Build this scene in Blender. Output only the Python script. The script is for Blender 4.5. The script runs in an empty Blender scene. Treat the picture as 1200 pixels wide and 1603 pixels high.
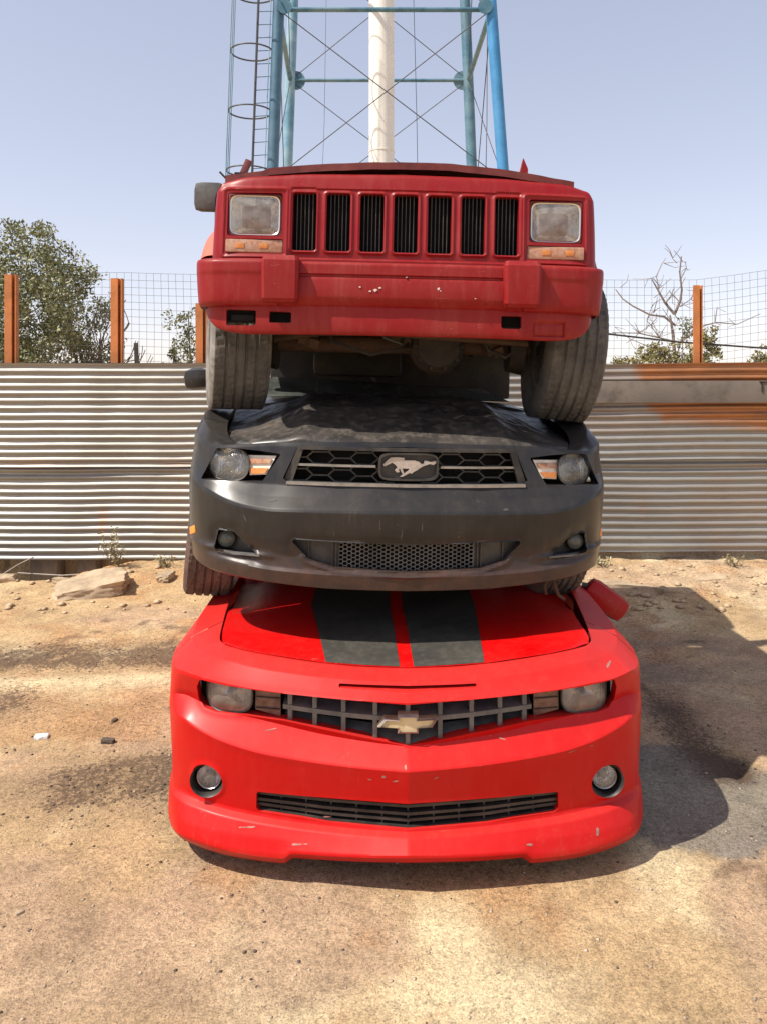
import bpy, bmesh, math, random
import numpy as np
from mathutils import Vector, Matrix

random.seed(7); rng = np.random.default_rng(11)
C = bpy.context.scene.collection
SC = bpy.context.scene
R = math.radians
PI = math.pi

# ------------------------------------------------------------------ camera
CAM_H = 2.0
F = 1203.0                     # focal length in photo pixels (photo 1200 x 1603)
cam_d = bpy.data.cameras.new('camera')
cam = bpy.data.objects.new('camera', cam_d); C.objects.link(cam)
cam.location = (0, 0, CAM_H); cam.rotation_euler = (R(90), 0, 0)
cam_d.sensor_fit = 'VERTICAL'; cam_d.sensor_height = 24.0
cam_d.lens = 24.0 * F / 1603.0
cam_d.shift_y = -(801.5 - 600.0) / 1603.0
cam_d.clip_start = 0.05; cam_d.clip_end = 4000
SC.camera = cam

# ------------------------------------------------------------------ light
SUN = Vector((-0.66, -0.34, 1.0)).normalized()      # direction towards the sun
elev = math.asin(SUN.z); azim = math.atan2(SUN.x, SUN.y)
w = bpy.data.worlds.new('World'); SC.world = w; w.use_nodes = True
nt = w.node_tree; nt.nodes.clear()
sky = nt.nodes.new('ShaderNodeTexSky'); sky.sky_type = 'NISHITA'; sky.sun_disc = False
sky.sun_elevation = elev; sky.sun_rotation = azim
sky.air_density = 0.9; sky.dust_density = 1.2; sky.ozone_density = 2.5; sky.altitude = 900
gam = nt.nodes.new('ShaderNodeGamma'); gam.inputs[1].default_value = 0.52
hs = nt.nodes.new('ShaderNodeHueSaturation'); hs.inputs['Saturation'].default_value = 1.0
mixs = nt.nodes.new('ShaderNodeMix'); mixs.data_type = 'RGBA'; mixs.blend_type = 'MULTIPLY'
mixs.inputs[0].default_value = 1.0; mixs.inputs[7].default_value = (2.36, 2.03, 1.95, 1)
bg = nt.nodes.new('ShaderNodeBackground'); bg.inputs['Strength'].default_value = 0.15
wo = nt.nodes.new('ShaderNodeOutputWorld')
nt.links.new(sky.outputs[0], gam.inputs[0]); nt.links.new(gam.outputs[0], hs.inputs['Color']); nt.links.new(hs.outputs[0], mixs.inputs[6])
nt.links.new(mixs.outputs[2], bg.inputs['Color']); nt.links.new(bg.outputs[0], wo.inputs[0])
sd = bpy.data.lights.new('sun', 'SUN'); sd.energy = 4.7; sd.angle = R(0.55); sd.color = (1.0, 0.93, 0.83)
so = bpy.data.objects.new('sun', sd); C.objects.link(so)
so.rotation_euler = (-SUN).to_track_quat('-Z', 'Y').to_euler(); so.location = SUN * 50
SC.view_settings.view_transform = 'Standard'; SC.view_settings.look = 'None'
SC.view_settings.exposure = 0.45; SC.view_settings.gamma = 1.0; SC.view_settings.use_curve_mapping = False

# ------------------------------------------------------------------ materials
def new_mat(name):
    m = bpy.data.materials.new(name); m.use_nodes = True
    n = m.node_tree; b = n.nodes['Principled BSDF']
    return m, n, b
def nd(n, t, **kw):
    x = n.nodes.new(t)
    for k, v in kw.items(): setattr(x, k, v)
    return x
def noise(n, scale, detail=6, rough=0.6, vec=None, dist=0.0, stretch=None):
    t = nd(n, 'ShaderNodeTexNoise'); t.inputs['Scale'].default_value = scale
    t.inputs['Detail'].default_value = detail; t.inputs['Roughness'].default_value = rough
    t.inputs['Distortion'].default_value = dist
    tc = nd(n, 'ShaderNodeTexCoord')
    src = tc.outputs['Object']
    if stretch:
        mp = nd(n, 'ShaderNodeMapping'); mp.inputs['Scale'].default_value = stretch
        n.links.new(src, mp.inputs[0]); src = mp.outputs[0]
    n.links.new(src, t.inputs['Vector'])
    return t.outputs['Fac']
def ramp(n, fac, stops):
    r = nd(n, 'ShaderNodeValToRGB'); e = r.color_ramp.elements
    while len(e) < len(stops): e.new(0.5)
    for i, (p, c) in enumerate(stops):
        e[i].position = p; e[i].color = (c, c, c, 1) if not hasattr(c, '__len__') else (*c[:3], 1)
    n.links.new(fac, r.inputs[0]); return r.outputs[0]
def mixc(n, fac, a, b, blend='MIX'):
    m = nd(n, 'ShaderNodeMix', data_type='RGBA', blend_type=blend)
    for sock, v in ((0, fac), (6, a), (7, b)):
        if isinstance(v, (int, float)): m.inputs[sock].default_value = v
        elif isinstance(v, tuple): m.inputs[sock].default_value = (*v[:3], 1)
        else: n.links.new(v, m.inputs[sock])
    return m.outputs[2]
def bump(n, b, fac, strength=0.3, dist=0.01):
    bp = nd(n, 'ShaderNodeBump'); bp.inputs['Strength'].default_value = strength
    bp.inputs['Distance'].default_value = dist
    n.links.new(fac, bp.inputs['Height']); n.links.new(bp.outputs[0], b.inputs['Normal'])
def upness(n, lo, hi):
    g = nd(n, 'ShaderNodeNewGeometry'); s = nd(n, 'ShaderNodeSeparateXYZ')
    n.links.new(g.outputs['Normal'], s.inputs[0])
    m = nd(n, 'ShaderNodeMapRange'); m.inputs[1].default_value = lo; m.inputs[2].default_value = hi
    n.links.new(s.outputs[2], m.inputs[0]); return m.outputs[0]
def mathn(n, op, a, b):
    m = nd(n, 'ShaderNodeMath', operation=op)
    for i, v in enumerate((a, b)):
        if isinstance(v, (int, float)): m.inputs[i].default_value = v
        else: n.links.new(v, m.inputs[i])
    return m.outputs[0]

def paint(name, col, rough=0.35, coat=0.4, dustcol=(0.45, 0.33, 0.24), dust=0.25, updust=0.3, streak=0.35,
          metallic=0.0, scuff=0.0, scuffcol=(0.6, 0.55, 0.5), wav=0.1, chin=None, chin_z=0.33):
    m, n, b = new_mat(name)
    d1 = ramp(n, noise(n, 3.2, 8, 0.65), [(0.35, 0.0), (0.75, 1.0)])
    d2 = ramp(n, noise(n, 9, 7, 0.7, stretch=(2.6, 2.6, 0.35)), [(0.48, 0.0), (0.72, 1.0)])
    f = mathn(n, 'MULTIPLY', d1, dust)
    f = mathn(n, 'ADD', f, mathn(n, 'MULTIPLY', d2, streak * dust))
    up = mathn(n, 'MULTIPLY', upness(n, 0.32, 0.92), updust)
    f = mathn(n, 'MINIMUM', mathn(n, 'ADD', f, up), 1.0)
    c = mixc(n, f, col, dustcol)
    if scuff > 0:
        s = ramp(n, noise(n, 26, 9, 0.8, dist=1.6), [(0.66, 0.0), (0.70, 1.0)])
        s2 = ramp(n, noise(n, 2.2, 4, 0.5), [(0.5, 0.0), (0.62, 1.0)])
        c = mixc(n, mathn(n, 'MULTIPLY', mathn(n, 'MULTIPLY', s, s2), scuff), c, scuffcol)
    # fine vertical dust runs and scratches in patches
    v1 = ramp(n, noise(n, 42, 8, 0.75, stretch=(1.6, 1.6, .13)), [(0.56, 0.0), (0.66, 1.0)])
    v2 = ramp(n, noise(n, 3.4, 5, 0.6), [(0.50, 0.0), (0.66, 1.0)])
    c = mixc(n, mathn(n, 'MULTIPLY', mathn(n, 'MULTIPLY', v1, v2), min(.8, .30 + dust)), c, dustcol)
    s3 = ramp(n, noise(n, 75, 3, 0.5, dist=2.5, stretch=(.25, .6, 1.0)), [(0.70, 0.0), (0.72, 1.0)])
    s4 = ramp(n, noise(n, 1.7, 3, 0.5), [(0.52, 0.0), (0.6, 1.0)])
    c = mixc(n, mathn(n, 'MULTIPLY', mathn(n, 'MULTIPLY', s3, s4), .55), c, scuffcol)
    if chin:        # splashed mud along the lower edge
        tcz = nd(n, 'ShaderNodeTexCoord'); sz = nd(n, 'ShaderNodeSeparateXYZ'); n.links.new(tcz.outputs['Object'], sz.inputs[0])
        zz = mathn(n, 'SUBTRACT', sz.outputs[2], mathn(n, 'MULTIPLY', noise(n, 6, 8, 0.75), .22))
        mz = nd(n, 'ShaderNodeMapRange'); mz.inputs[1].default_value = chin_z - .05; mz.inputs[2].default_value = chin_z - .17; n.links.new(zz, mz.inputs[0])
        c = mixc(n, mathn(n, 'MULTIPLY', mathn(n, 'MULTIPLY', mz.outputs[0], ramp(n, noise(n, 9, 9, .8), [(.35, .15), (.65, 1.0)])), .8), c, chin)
    n.links.new(c, b.inputs['Base Color'])
    rr = mathn(n, 'ADD', rough, mathn(n, 'MULTIPLY', f, 0.5)); n.links.new(rr, b.inputs['Roughness'])
    b.inputs['Metallic'].default_value = metallic
    b.inputs['Coat Weight'].default_value = coat; b.inputs['Coat Roughness'].default_value = 0.22; b.inputs['Specular IOR Level'].default_value = 0.22
    bump(n, b, noise(n, 7, 3, 0.5), wav, 0.004)
    return m
def plain(name, col, rough=0.6, metal=0.0, var=0.35, scale=12, bmp=0.15, dust=None, dustamt=0.3, bscale=60, spec=0.5):
    m, n, b = new_mat(name)
    k = ramp(n, noise(n, scale, 7, 0.65), [(0.3, 1 - var), (0.7, 1 + var * 0.6)])
    c = mixc(n, 1.0, tuple(col), k, 'MULTIPLY')
    if dust is not None:
        d = ramp(n, noise(n, scale * 0.5, 8, 0.7), [(0.4, 0.0), (0.7, 1.0)])
        c = mixc(n, mathn(n, 'MULTIPLY', d, dustamt), c, tuple(dust))
    n.links.new(c, b.inputs['Base Color'])
    b.inputs['Roughness'].default_value = rough; b.inputs['Metallic'].default_value = metal
    b.inputs['Specular IOR Level'].default_value = spec
    if bmp: bump(n, b, noise(n, bscale, 5, 0.6), bmp, 0.004)
    return m

M = {}
M['camaro'] = paint('red_paint', (0.50, 0.001, 0.002), 0.42, 0.08, (0.52, 0.13, 0.10), 0.05, 0.13, 1.2, scuff=0.8, scuffcol=(0.66, 0.34, 0.28), chin=(0.34, 0.06, 0.04), chin_z=0.18)
M['camaro_hood'] = paint('red_bonnet_paint', (0.56, 0.001, 0.002), 0.34, 0.12, (0.50, 0.12, 0.09), 0.08, 0.0, 0.8, scuff=0.6, scuffcol=(0.66, 0.34, 0.28))
M['red_clean'] = paint('red_mirror_paint', (0.36, 0.001, 0.003), 0.36, 0.12, (0.45, 0.12, 0.09), 0.12, 0.04, 0.8)
M['mustang_clean'] = paint('grey_mirror_paint', (0.018, 0.019, 0.021), 0.36, 0.16, (0.10, 0.08, 0.062), 0.3, 0.1, 0.5)
M['camaro_dark'] = plain('channel_dark_red', (0.12, 0.012, 0.01), 0.7)  # one darker red for the channel under the bonnet edge
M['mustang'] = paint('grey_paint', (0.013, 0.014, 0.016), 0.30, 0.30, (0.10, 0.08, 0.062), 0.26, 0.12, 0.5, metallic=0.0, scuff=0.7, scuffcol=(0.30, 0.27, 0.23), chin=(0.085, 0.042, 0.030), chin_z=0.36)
M['mustang_hood'] = paint('grey_hood_paint', (0.015, 0.016, 0.017), 0.34, 0.16, (0.11, 0.092, 0.075), 0.6, 0.10, 1.3, scuff=1.0, scuffcol=(0.5, 0.46, 0.42), wav=0.5)
M['jeep'] = paint('dark_red_paint', (0.22, 0.003, 0.006), 0.38, 0.14, (0.28, 0.05, 0.04), 0.28, 0.10, 0.9, scuff=0.35, scuffcol=(0.55, 0.35, 0.3))
M['jeep_trim'] = paint('faded_red_trim', (0.22, 0.004, 0.006), 0.44, 0.06, (0.30, 0.065, 0.05), 0.34, 0.08, 1.0, scuff=0.7, scuffcol=(0.60, 0.40, 0.34))
M['jeep_flare'] = paint('bright_flare_red', (0.62, 0.11, 0.06), 0.35, 0.4, (0.55, 0.22, 0.15), 0.3, 0.2, 0.5)  # brighter red, used on the left flare only
M['jeep_hood'] = plain('oxidised_red', (0.13, 0.012, 0.014), 0.6, dust=(0.25, 0.10, 0.07))
M['stripe'] = paint('black_stripe', (0.022, 0.022, 0.022), 0.42, 0.1, (0.20, 0.18, 0.14), 0.22, 0.10, 0.8, scuff=1.0, scuffcol=(0.30, 0.26, 0.18), wav=0.4)
M['black_plastic'] = plain('black_plastic', (0.022, 0.022, 0.022), 0.5, dust=(0.16, 0.13, 0.10), dustamt=0.35)
M['grey_plastic'] = plain('grey_plastic', (0.115, 0.118, 0.12), 0.45, dust=(0.25, 0.22, 0.18), dustamt=0.5)
M['mirror_plastic'] = plain('mirror_plastic', (0.045, 0.045, 0.047), 0.55, dust=(0.25, 0.22, 0.18), dustamt=0.3)
M['void'] = plain('void_black', (0.006, 0.006, 0.006), 0.9, bmp=0)  # near-black standing in for the unlit depth behind grilles and gaps
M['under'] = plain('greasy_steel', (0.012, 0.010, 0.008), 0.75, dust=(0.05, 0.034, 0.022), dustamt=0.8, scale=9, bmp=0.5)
M['rusty'] = plain('rusty_steel', (0.085, 0.045, 0.028), 0.85, dust=(0.06, 0.04, 0.03), dustamt=0.8, scale=14, bmp=0.5)
M['chrome'] = plain('dull_chrome', (0.72, 0.70, 0.66), 0.28, 1.0, 0.3, 8, dust=(0.4, 0.34, 0.28), dustamt=0.5)
M['trim_silver'] = plain('silver_trim', (0.32, 0.305, 0.285), 0.4, 0.6, 0.3, 20, dust=(0.35, 0.3, 0.25), dustamt=0.5)
M['reflector'] = plain('reflector', (0.92, 0.92, 0.90), 0.16, 1.0, 0.25, 30, bmp=1.0, bscale=38)
M['gold'] = plain('faded_gold_emblem', (0.66, 0.52, 0.30), 0.42, 0.3, 0.25, 12, dust=(0.60, 0.55, 0.45), dustamt=0.6)
M['pewter'] = plain('pewter_emblem', (0.46, 0.40, 0.35), 0.45, 0.35, 0.25, 30)
M['amber'] = plain('amber_lens', (0.85, 0.27, 0.03), 0.3, 0, 0.2, 30)
M['pale_amber'] = plain('faded_amber_lens', (0.42, 0.20, 0.11), 0.3, 0, 0.35, 40, dust=(0.45, 0.33, 0.24), dustamt=0.9)
M['dim_amber'] = plain('dim_amber_bulb', (0.60, 0.22, 0.05), 0.4, 0, 0.3, 60)
M['smoke_amber'] = plain('smoked_amber_lens', (0.16, 0.075, 0.055), 0.25, 0, 0.4, 30, dust=(0.25, 0.16, 0.12), dustamt=0.6)
M['white_lens'] = plain('white_reflector', (0.72, 0.66, 0.56), 0.3, 0, 0.2, 20)

def tyre_mat(name, dustc, amt):
    m, n, b = new_mat(name)
    d = ramp(n, noise(n, 8, 8, 0.7), [(0.3, 0.15), (0.75, 1.0)])
    c = mixc(n, mathn(n, 'MULTIPLY', d, amt), (0.030, 0.030, 0.030), dustc)
    n.links.new(c, b.inputs['Base Color']); b.inputs['Roughness'].default_value = 0.82
    bump(n, b, noise(n, 120, 4, 0.6), 0.4, 0.003)
    return m
M['tyre'] = tyre_mat('tyre_rubber', (0.20, 0.185, 0.165), 0.62)
M['tyre_side'] = tyre_mat('tyre_sidewall', (0.36, 0.33, 0.29), 0.85)
M['tyre_dust'] = tyre_mat('dusty_tyre_rubber', (0.22, 0.17, 0.13), 0.6)
M['tyre_red'] = tyre_mat('mud_stained_rubber', (0.20, 0.10, 0.07), 0.7)

def lens_mat(name, tint, haze, rough):
    m, n, b = new_mat(name)
    n.nodes.remove(b); out = n.nodes['Material Output']
    gl = nd(n, 'ShaderNodeBsdfGlossy'); gl.inputs['Roughness'].default_value = 0.12; gl.inputs['Color'].default_value = (1, 1, 1, 1)
    tr = nd(n, 'ShaderNodeBsdfTransparent'); tr.inputs['Color'].default_value = (*tint, 1)
    df = nd(n, 'ShaderNodeBsdfDiffuse'); df.inputs['Color'].default_value = (0.62, 0.59, 0.53, 1)
    hz = ramp(n, noise(n, 14, 8, 0.7), [(0.3, haze * 0.4), (0.75, min(1.0, haze * 1.6))])
    a = nd(n, 'ShaderNodeMixShader'); n.links.new(hz, a.inputs[0]); n.links.new(tr.outputs[0], a.inputs[1]); n.links.new(df.outputs[0], a.inputs[2])
    fr = nd(n, 'ShaderNodeFresnel'); fr.inputs['IOR'].default_value = 1.5
    bb = nd(n, 'ShaderNodeMix', data_type='RGBA')
    c = nd(n, 'ShaderNodeMixShader'); n.links.new(fr.outputs[0], c.inputs[0]); n.links.new(a.outputs[0], c.inputs[1]); n.links.new(gl.outputs[0], c.inputs[2])
    n.nodes.remove(bb)
    wv = nd(n, 'ShaderNodeTexWave'); wv.inputs['Scale'].default_value = 22; wv.inputs['Distortion'].default_value = 1.5
    tc = nd(n, 'ShaderNodeTexCoord'); n.links.new(tc.outputs['Object'], wv.inputs['Vector'])
    bp = nd(n, 'ShaderNodeBump'); bp.inputs['Strength'].default_value = 0.35; bp.inputs['Distance'].default_value = 0.004
    n.links.new(wv.outputs['Fac'], bp.inputs['Height']); n.links.new(bp.outputs[0], gl.inputs['Normal'])
    n.links.new(c.outputs[0], out.inputs[0])
    return m
M['lens'] = lens_mat('clear_lens', (0.96, 0.96, 0.95), 0.13, 0.1)
M['lens_hazy'] = lens_mat('hazy_lens', (0.94, 0.93, 0.91), 0.25, 0.2)
M['lens_smoke'] = lens_mat('smoked_lens', (0.62, 0.55, 0.50), 0.22, 0.2)
M['glass'] = plain('dusty_dark_glass', (0.05, 0.06, 0.055), 0.12, 0, 0.3, 6, dust=(0.22, 0.22, 0.19), dustamt=0.6)

# ------------------------------------------------------------------ mesh helpers
def tag(o, label=None, cat=None, group=None, kind=None):
    if label: o['label'] = label
    if cat: o['category'] = cat
    if group: o['group'] = group
    if kind: o['kind'] = kind
    return o
def empty(name, loc=(0, 0, 0), rot=(0, 0, 0), **kw):
    o = bpy.data.objects.new(name, None); C.objects.link(o); o.location = loc; o.rotation_euler = rot
    o.empty_display_size = 0.1
    return tag(o, **kw)
def link(name, me, mat, parent=None, smooth=35, **kw):
    if mat is not None:
        for mm in (mat if isinstance(mat, (list, tuple)) else [mat]): me.materials.append(mm)
    if smooth:
        me.polygons.foreach_set('use_smooth', [True] * len(me.polygons))
        me.set_sharp_from_angle(angle=R(smooth))
    o = bpy.data.objects.new(name, me); C.objects.link(o)
    if parent is not None: o.parent = parent
    return tag(o, **kw)

class MB:
    """collects primitives into one mesh"""
    def __init__(s): s.v = []; s.f = []; s.mi = []
    def add(s, vs, fs, mi=0):
        n = len(s.v); s.v += [tuple(v) for v in vs]
        s.f += [tuple(i + n for i in f) for f in fs]; s.mi += [mi] * len(fs); return s
    def box(s, c, d, rot=None, bev=0.0, mi=0):
        hx, hy, hz = d[0] / 2, d[1] / 2, d[2] / 2
        if bev <= 0:
            vs = [Vector((x * hx, y * hy, z * hz)) for x in (-1, 1) for y in (-1, 1) for z in (-1, 1)]
            fs = [(0, 1, 3, 2), (4, 6, 7, 5), (0, 4, 5, 1), (2, 3, 7, 6), (0, 2, 6, 4), (1, 5, 7, 3)]
        else:
            b = min(bev, hx * .95, hy * .95, hz * .95); bm = bmesh.new(); bmesh.ops.create_cube(bm, size=1)
            for v in bm.verts: v.co = Vector((v.co.x * d[0], v.co.y * d[1], v.co.z * d[2]))
            bmesh.ops.bevel(bm, geom=bm.edges[:], offset=b, segments=2, profile=0.6, affect='EDGES')
            bm.verts.index_update(); vs = [v.co.copy() for v in bm.verts]; fs = [tuple(v.index for v in f.verts) for f in bm.faces]; bm.free()
        if rot is not None:
            q = rot if isinstance(rot, Matrix) else Matrix.Rotation(rot[2], 3, 'Z') @ Matrix.Rotation(rot[1], 3, 'Y') @ Matrix.Rotation(rot[0], 3, 'X')
            vs = [q @ v for v in vs]
        c = Vector(c); return s.add([v + c for v in vs], fs, mi)
    def tube(s, pts, r, seg=8, cap=True, mi=0):
        pts = [Vector(p) for p in pts]; n = len(pts)
        rs = r if hasattr(r, '__len__') else [r] * n
        base = []; up = None
        for i, p in enumerate(pts):
            t = (pts[min(i + 1, n - 1)] - pts[max(i - 1, 0)]).normalized()
            if up is None: up = t.orthogonal().normalized()
            up = (up - t * up.dot(t)).normalized(); sd = t.cross(up)
            for k in range(seg):
                a = 2 * PI * k / seg; base.append(p + (up * math.cos(a) + sd * math.sin(a)) * rs[i])
        fs = []
        for i in range(n - 1):
            for k in range(seg):
                k2 = (k + 1) % seg; fs.append((i * seg + k, i * seg + k2, (i + 1) * seg + k2, (i + 1) * seg + k))
        if cap: fs.append(tuple(range(seg))[::-1]); fs.append(tuple((n - 1) * seg + k for k in range(seg)))
        return s.add(base, fs, mi)
    def lathe(s, prof, seg=32, axis='X', c=(0, 0, 0), close=False, mi=0):
        vs = []; m = len(prof)
        for k in range(seg):
            a = 2 * PI * k / seg; ca, sa = math.cos(a), math.sin(a)
            for (h, r) in prof:
                if axis == 'X': p = (h, r * ca, r * sa)
                elif axis == 'Y': p = (r * ca, h, r * sa)
                else: p = (r * ca, r * sa, h)
                vs.append((p[0] + c[0], p[1] + c[1], p[2] + c[2]))
        fs = []
        for k in range(seg):
            k2 = (k + 1) % seg
            for j in range(m - 1 if not close else m):
                j2 = (j + 1) % m; fs.append((k * m + j, k * m + j2, k2 * m + j2, k2 * m + j))
        return s.add(vs, fs, mi)
    def prism(s, poly, y0, y1, ax='Y', mi=0):
        """polygon in (x,z) extruded along y; y0,y1 floats or functions of (x,z)"""
        n = len(poly); fy0 = y0 if callable(y0) else (lambda x, z: y0); fy1 = y1 if callable(y1) else (lambda x, z: y1)
        vs = [(x, fy0(x, z), z) for x, z in poly] + [(x, fy1(x, z), z) for x, z in poly]
        if ax == 'X': vs = [(b, a, c) for a, b, c in vs]
        fs = [tuple(range(n)), tuple(range(2 * n - 1, n - 1, -1))]
        fs += [(i, i + n, (i + 1) % n + n, (i + 1) % n) for i in range(n)]
        return s.add(vs, fs, mi)
    def mesh(s, name):
        me = bpy.data.meshes.new(name); me.from_pydata(s.v, [], s.f)
        if any(s.mi): me.polygons.foreach_set('material_index', s.mi)
        me.update(); return me
    def build(s, name, mat, parent=None, smooth=35, fix=True, **kw):
        me = s.mesh(name)
        if fix:
            bm = bmesh.new(); bm.from_mesh(me); bmesh.ops.recalc_face_normals(bm, faces=bm.faces[:]); bm.to_mesh(me); bm.free()
        return link(name, me, mat, parent, smooth, **kw)

def np_mesh(name, V, Q):
    """V (n,3), Q list/array of faces (quads or tris as separate arrays)"""
    me = bpy.data.meshes.new(name)
    if isinstance(Q, np.ndarray): Q = [Q]
    Q = [np.asarray(q, dtype=np.int64) for q in Q if len(q)]
    loops = np.concatenate([q.ravel() for q in Q]); tot = np.concatenate([np.full(len(q), q.shape[1]) for q in Q])
    used = np.zeros(len(V), bool); used[loops] = True; remap = np.cumsum(used) - 1
    V = V[used]; loops = remap[loops]
    me.vertices.add(len(V)); me.vertices.foreach_set('co', np.asarray(V, dtype=np.float32).ravel())
    me.loops.add(len(loops)); me.loops.foreach_set('vertex_index', loops.astype(np.int32))
    me.polygons.add(len(tot)); st = np.concatenate([[0], np.cumsum(tot)[:-1]])
    me.polygons.foreach_set('loop_start', st.astype(np.int32)); me.polygons.foreach_set('loop_total', tot.astype(np.int32))
    me.update(calc_edges=True); me.validate(); return me

# numpy value noise
_lat = rng.random((64, 64, 64)).astype(np.float32)
def vnoise(x, y, z=0.0, s=1.0):
    x = np.asarray(x, float) * s + 100.3; y = np.asarray(y, float) * s + 57.1; z = np.asarray(z, float) * s + 31.7
    x, y, z = np.broadcast_arrays(x, y, z)
    i, j, k = np.floor(x).astype(int), np.floor(y).astype(int), np.floor(z).astype(int)
    fx, fy, fz = x - i, y - j, z - k
    fx, fy, fz = [f * f * (3 - 2 * f) for f in (fx, fy, fz)]
    def L(a, b, c): return _lat[(i + a) & 63, (j + b) & 63, (k + c) & 63]
    r = 0
    for a in (0, 1):
        for b in (0, 1):
            for c in (0, 1):
                r = r + L(a, b, c) * (fx if a else 1 - fx) * (fy if b else 1 - fy) * (fz if c else 1 - fz)
    return r * 2 - 1
def fbm(x, y, z=0.0, s=1.0, o=5, g=0.5):
    r = 0; a = 1.0; t = 0
    for q in range(o):
        r = r + a * vnoise(x, y, z, s); t += a; a *= g; s *= 2.03
    return r / t
def sstep(a, b, x): t = np.clip((x - a) / (b - a), 0, 1); return t * t * (3 - 2 * t)

# smooth interpolation of a control net
def pchip_axis(A, n_per):
    """A (R, ...) interpolate along axis 0, n_per[i] samples in interval i; monotone cubic"""
    R_ = A.shape[0]; d = np.diff(A, axis=0)
    m = np.zeros_like(A)
    for i in range(1, R_ - 1):
        a, b = d[i - 1], d[i]
        same = (a * b) > 0
        with np.errstate(divide='ignore', invalid='ignore'):
            h = np.where(same, 2 * a * b / np.where(same, a + b, 1), 0)
        m[i] = h
    m[0] = d[0]; m[-1] = d[-1]
    out = []
    for i in range(R_ - 1):
        n = n_per[i]
        for q in range(n):
            t = q / n
            h00 = 2 * t**3 - 3 * t**2 + 1; h10 = t**3 - 2 * t**2 + t; h01 = -2 * t**3 + 3 * t**2; h11 = t**3 - t**2
            out.append(h00 * A[i] + h10 * m[i] + h01 * A[i + 1] + h11 * m[i + 1])
    out.append(A[-1]); return np.array(out)
def loft(net, step=0.008, mirror=True, stepcol=None, lin_rows=False, coarse_after=None):
    A = np.array(net, float)                       # rows, cols, 3
    dr = np.linalg.norm(np.diff(A, axis=0), axis=2).max(axis=1); nr = [max(1, int(math.ceil(x / step))) for x in dr]
    dc = np.linalg.norm(np.diff(A, axis=1), axis=2).max(axis=0); nc = [max(1, int(math.ceil(x / (stepcol or step)))) for x in dc]
    if coarse_after is not None:
        nc = [n if i < coarse_after else max(1, n // 5) for i, n in enumerate(nc)]
    if lin_rows:
        rows = []
        for i in range(A.shape[0] - 1):
            for q in range(nr[i]): rows.append(A[i] + (A[i + 1] - A[i]) * q / nr[i])
        rows.append(A[-1]); B = np.array(rows)
    else: B = pchip_axis(A, nr)
    B = pchip_axis(B.transpose(1, 0, 2), nc).transpose(1, 0, 2)
    if mirror:
        L = B[:, ::-1][:, :-1].copy(); L[..., 0] *= -1
        B = np.concatenate([L, B], axis=1)
    return B

def sd_poly(x, z, poly, r=0.0):
    """signed distance (negative inside) to polygon, corners rounded by r"""
    P = np.array(poly, float)
    if r > 0:       # inset then outset
        P = inset_poly(P, r)
    d = np.full(x.shape, 1e9); s = np.ones(x.shape)
    n = len(P)
    for i in range(n):
        a = P[i]; b = P[i - 1]
        ex, ez = b - a; wx, wz = x - a[0], z - a[1]
        t = np.clip((wx * ex + wz * ez) / (ex * ex + ez * ez + 1e-12), 0, 1)
        bx, bz = wx - ex * t, wz - ez * t
        d = np.minimum(d, bx * bx + bz * bz)
        c1 = z >= a[1]; c2 = z < b[1]; c3 = ex * wz > ez * wx
        flip = (c1 & c2 & c3) | (~c1 & ~c2 & ~c3)
        s = np.where(flip, -s, s)
    return s * np.sqrt(d) - r
def inset_poly(P, r):
    n = len(P); area = 0.5 * sum(P[i - 1][0] * P[i][1] - P[i][0] * P[i - 1][1] for i in range(n))
    sg = 1 if area > 0 else -1; out = []
    for i in range(n):
        a, b, c = P[i - 1], P[i], P[(i + 1) % n]
        e1 = (b - a) / np.linalg.norm(b - a); e2 = (c - b) / np.linalg.norm(c - b)
        n1 = np.array([-e1[1], e1[0]]) * sg; n2 = np.array([-e2[1], e2[0]]) * sg
        k = n1 + n2; k = k / max(1e-6, k @ k) * 2
        out.append(b + k * r)
    return np.array(out)
def mirror_poly(p): return [(-x, z) for x, z in p][::-1]
def full_poly(half):
    """half outline from centre-bottom out and back to centre-top -> closed symmetric polygon"""
    return list(half) + [(-x, z) for x, z in half[::-1] if abs(x) > 1e-6]

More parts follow.
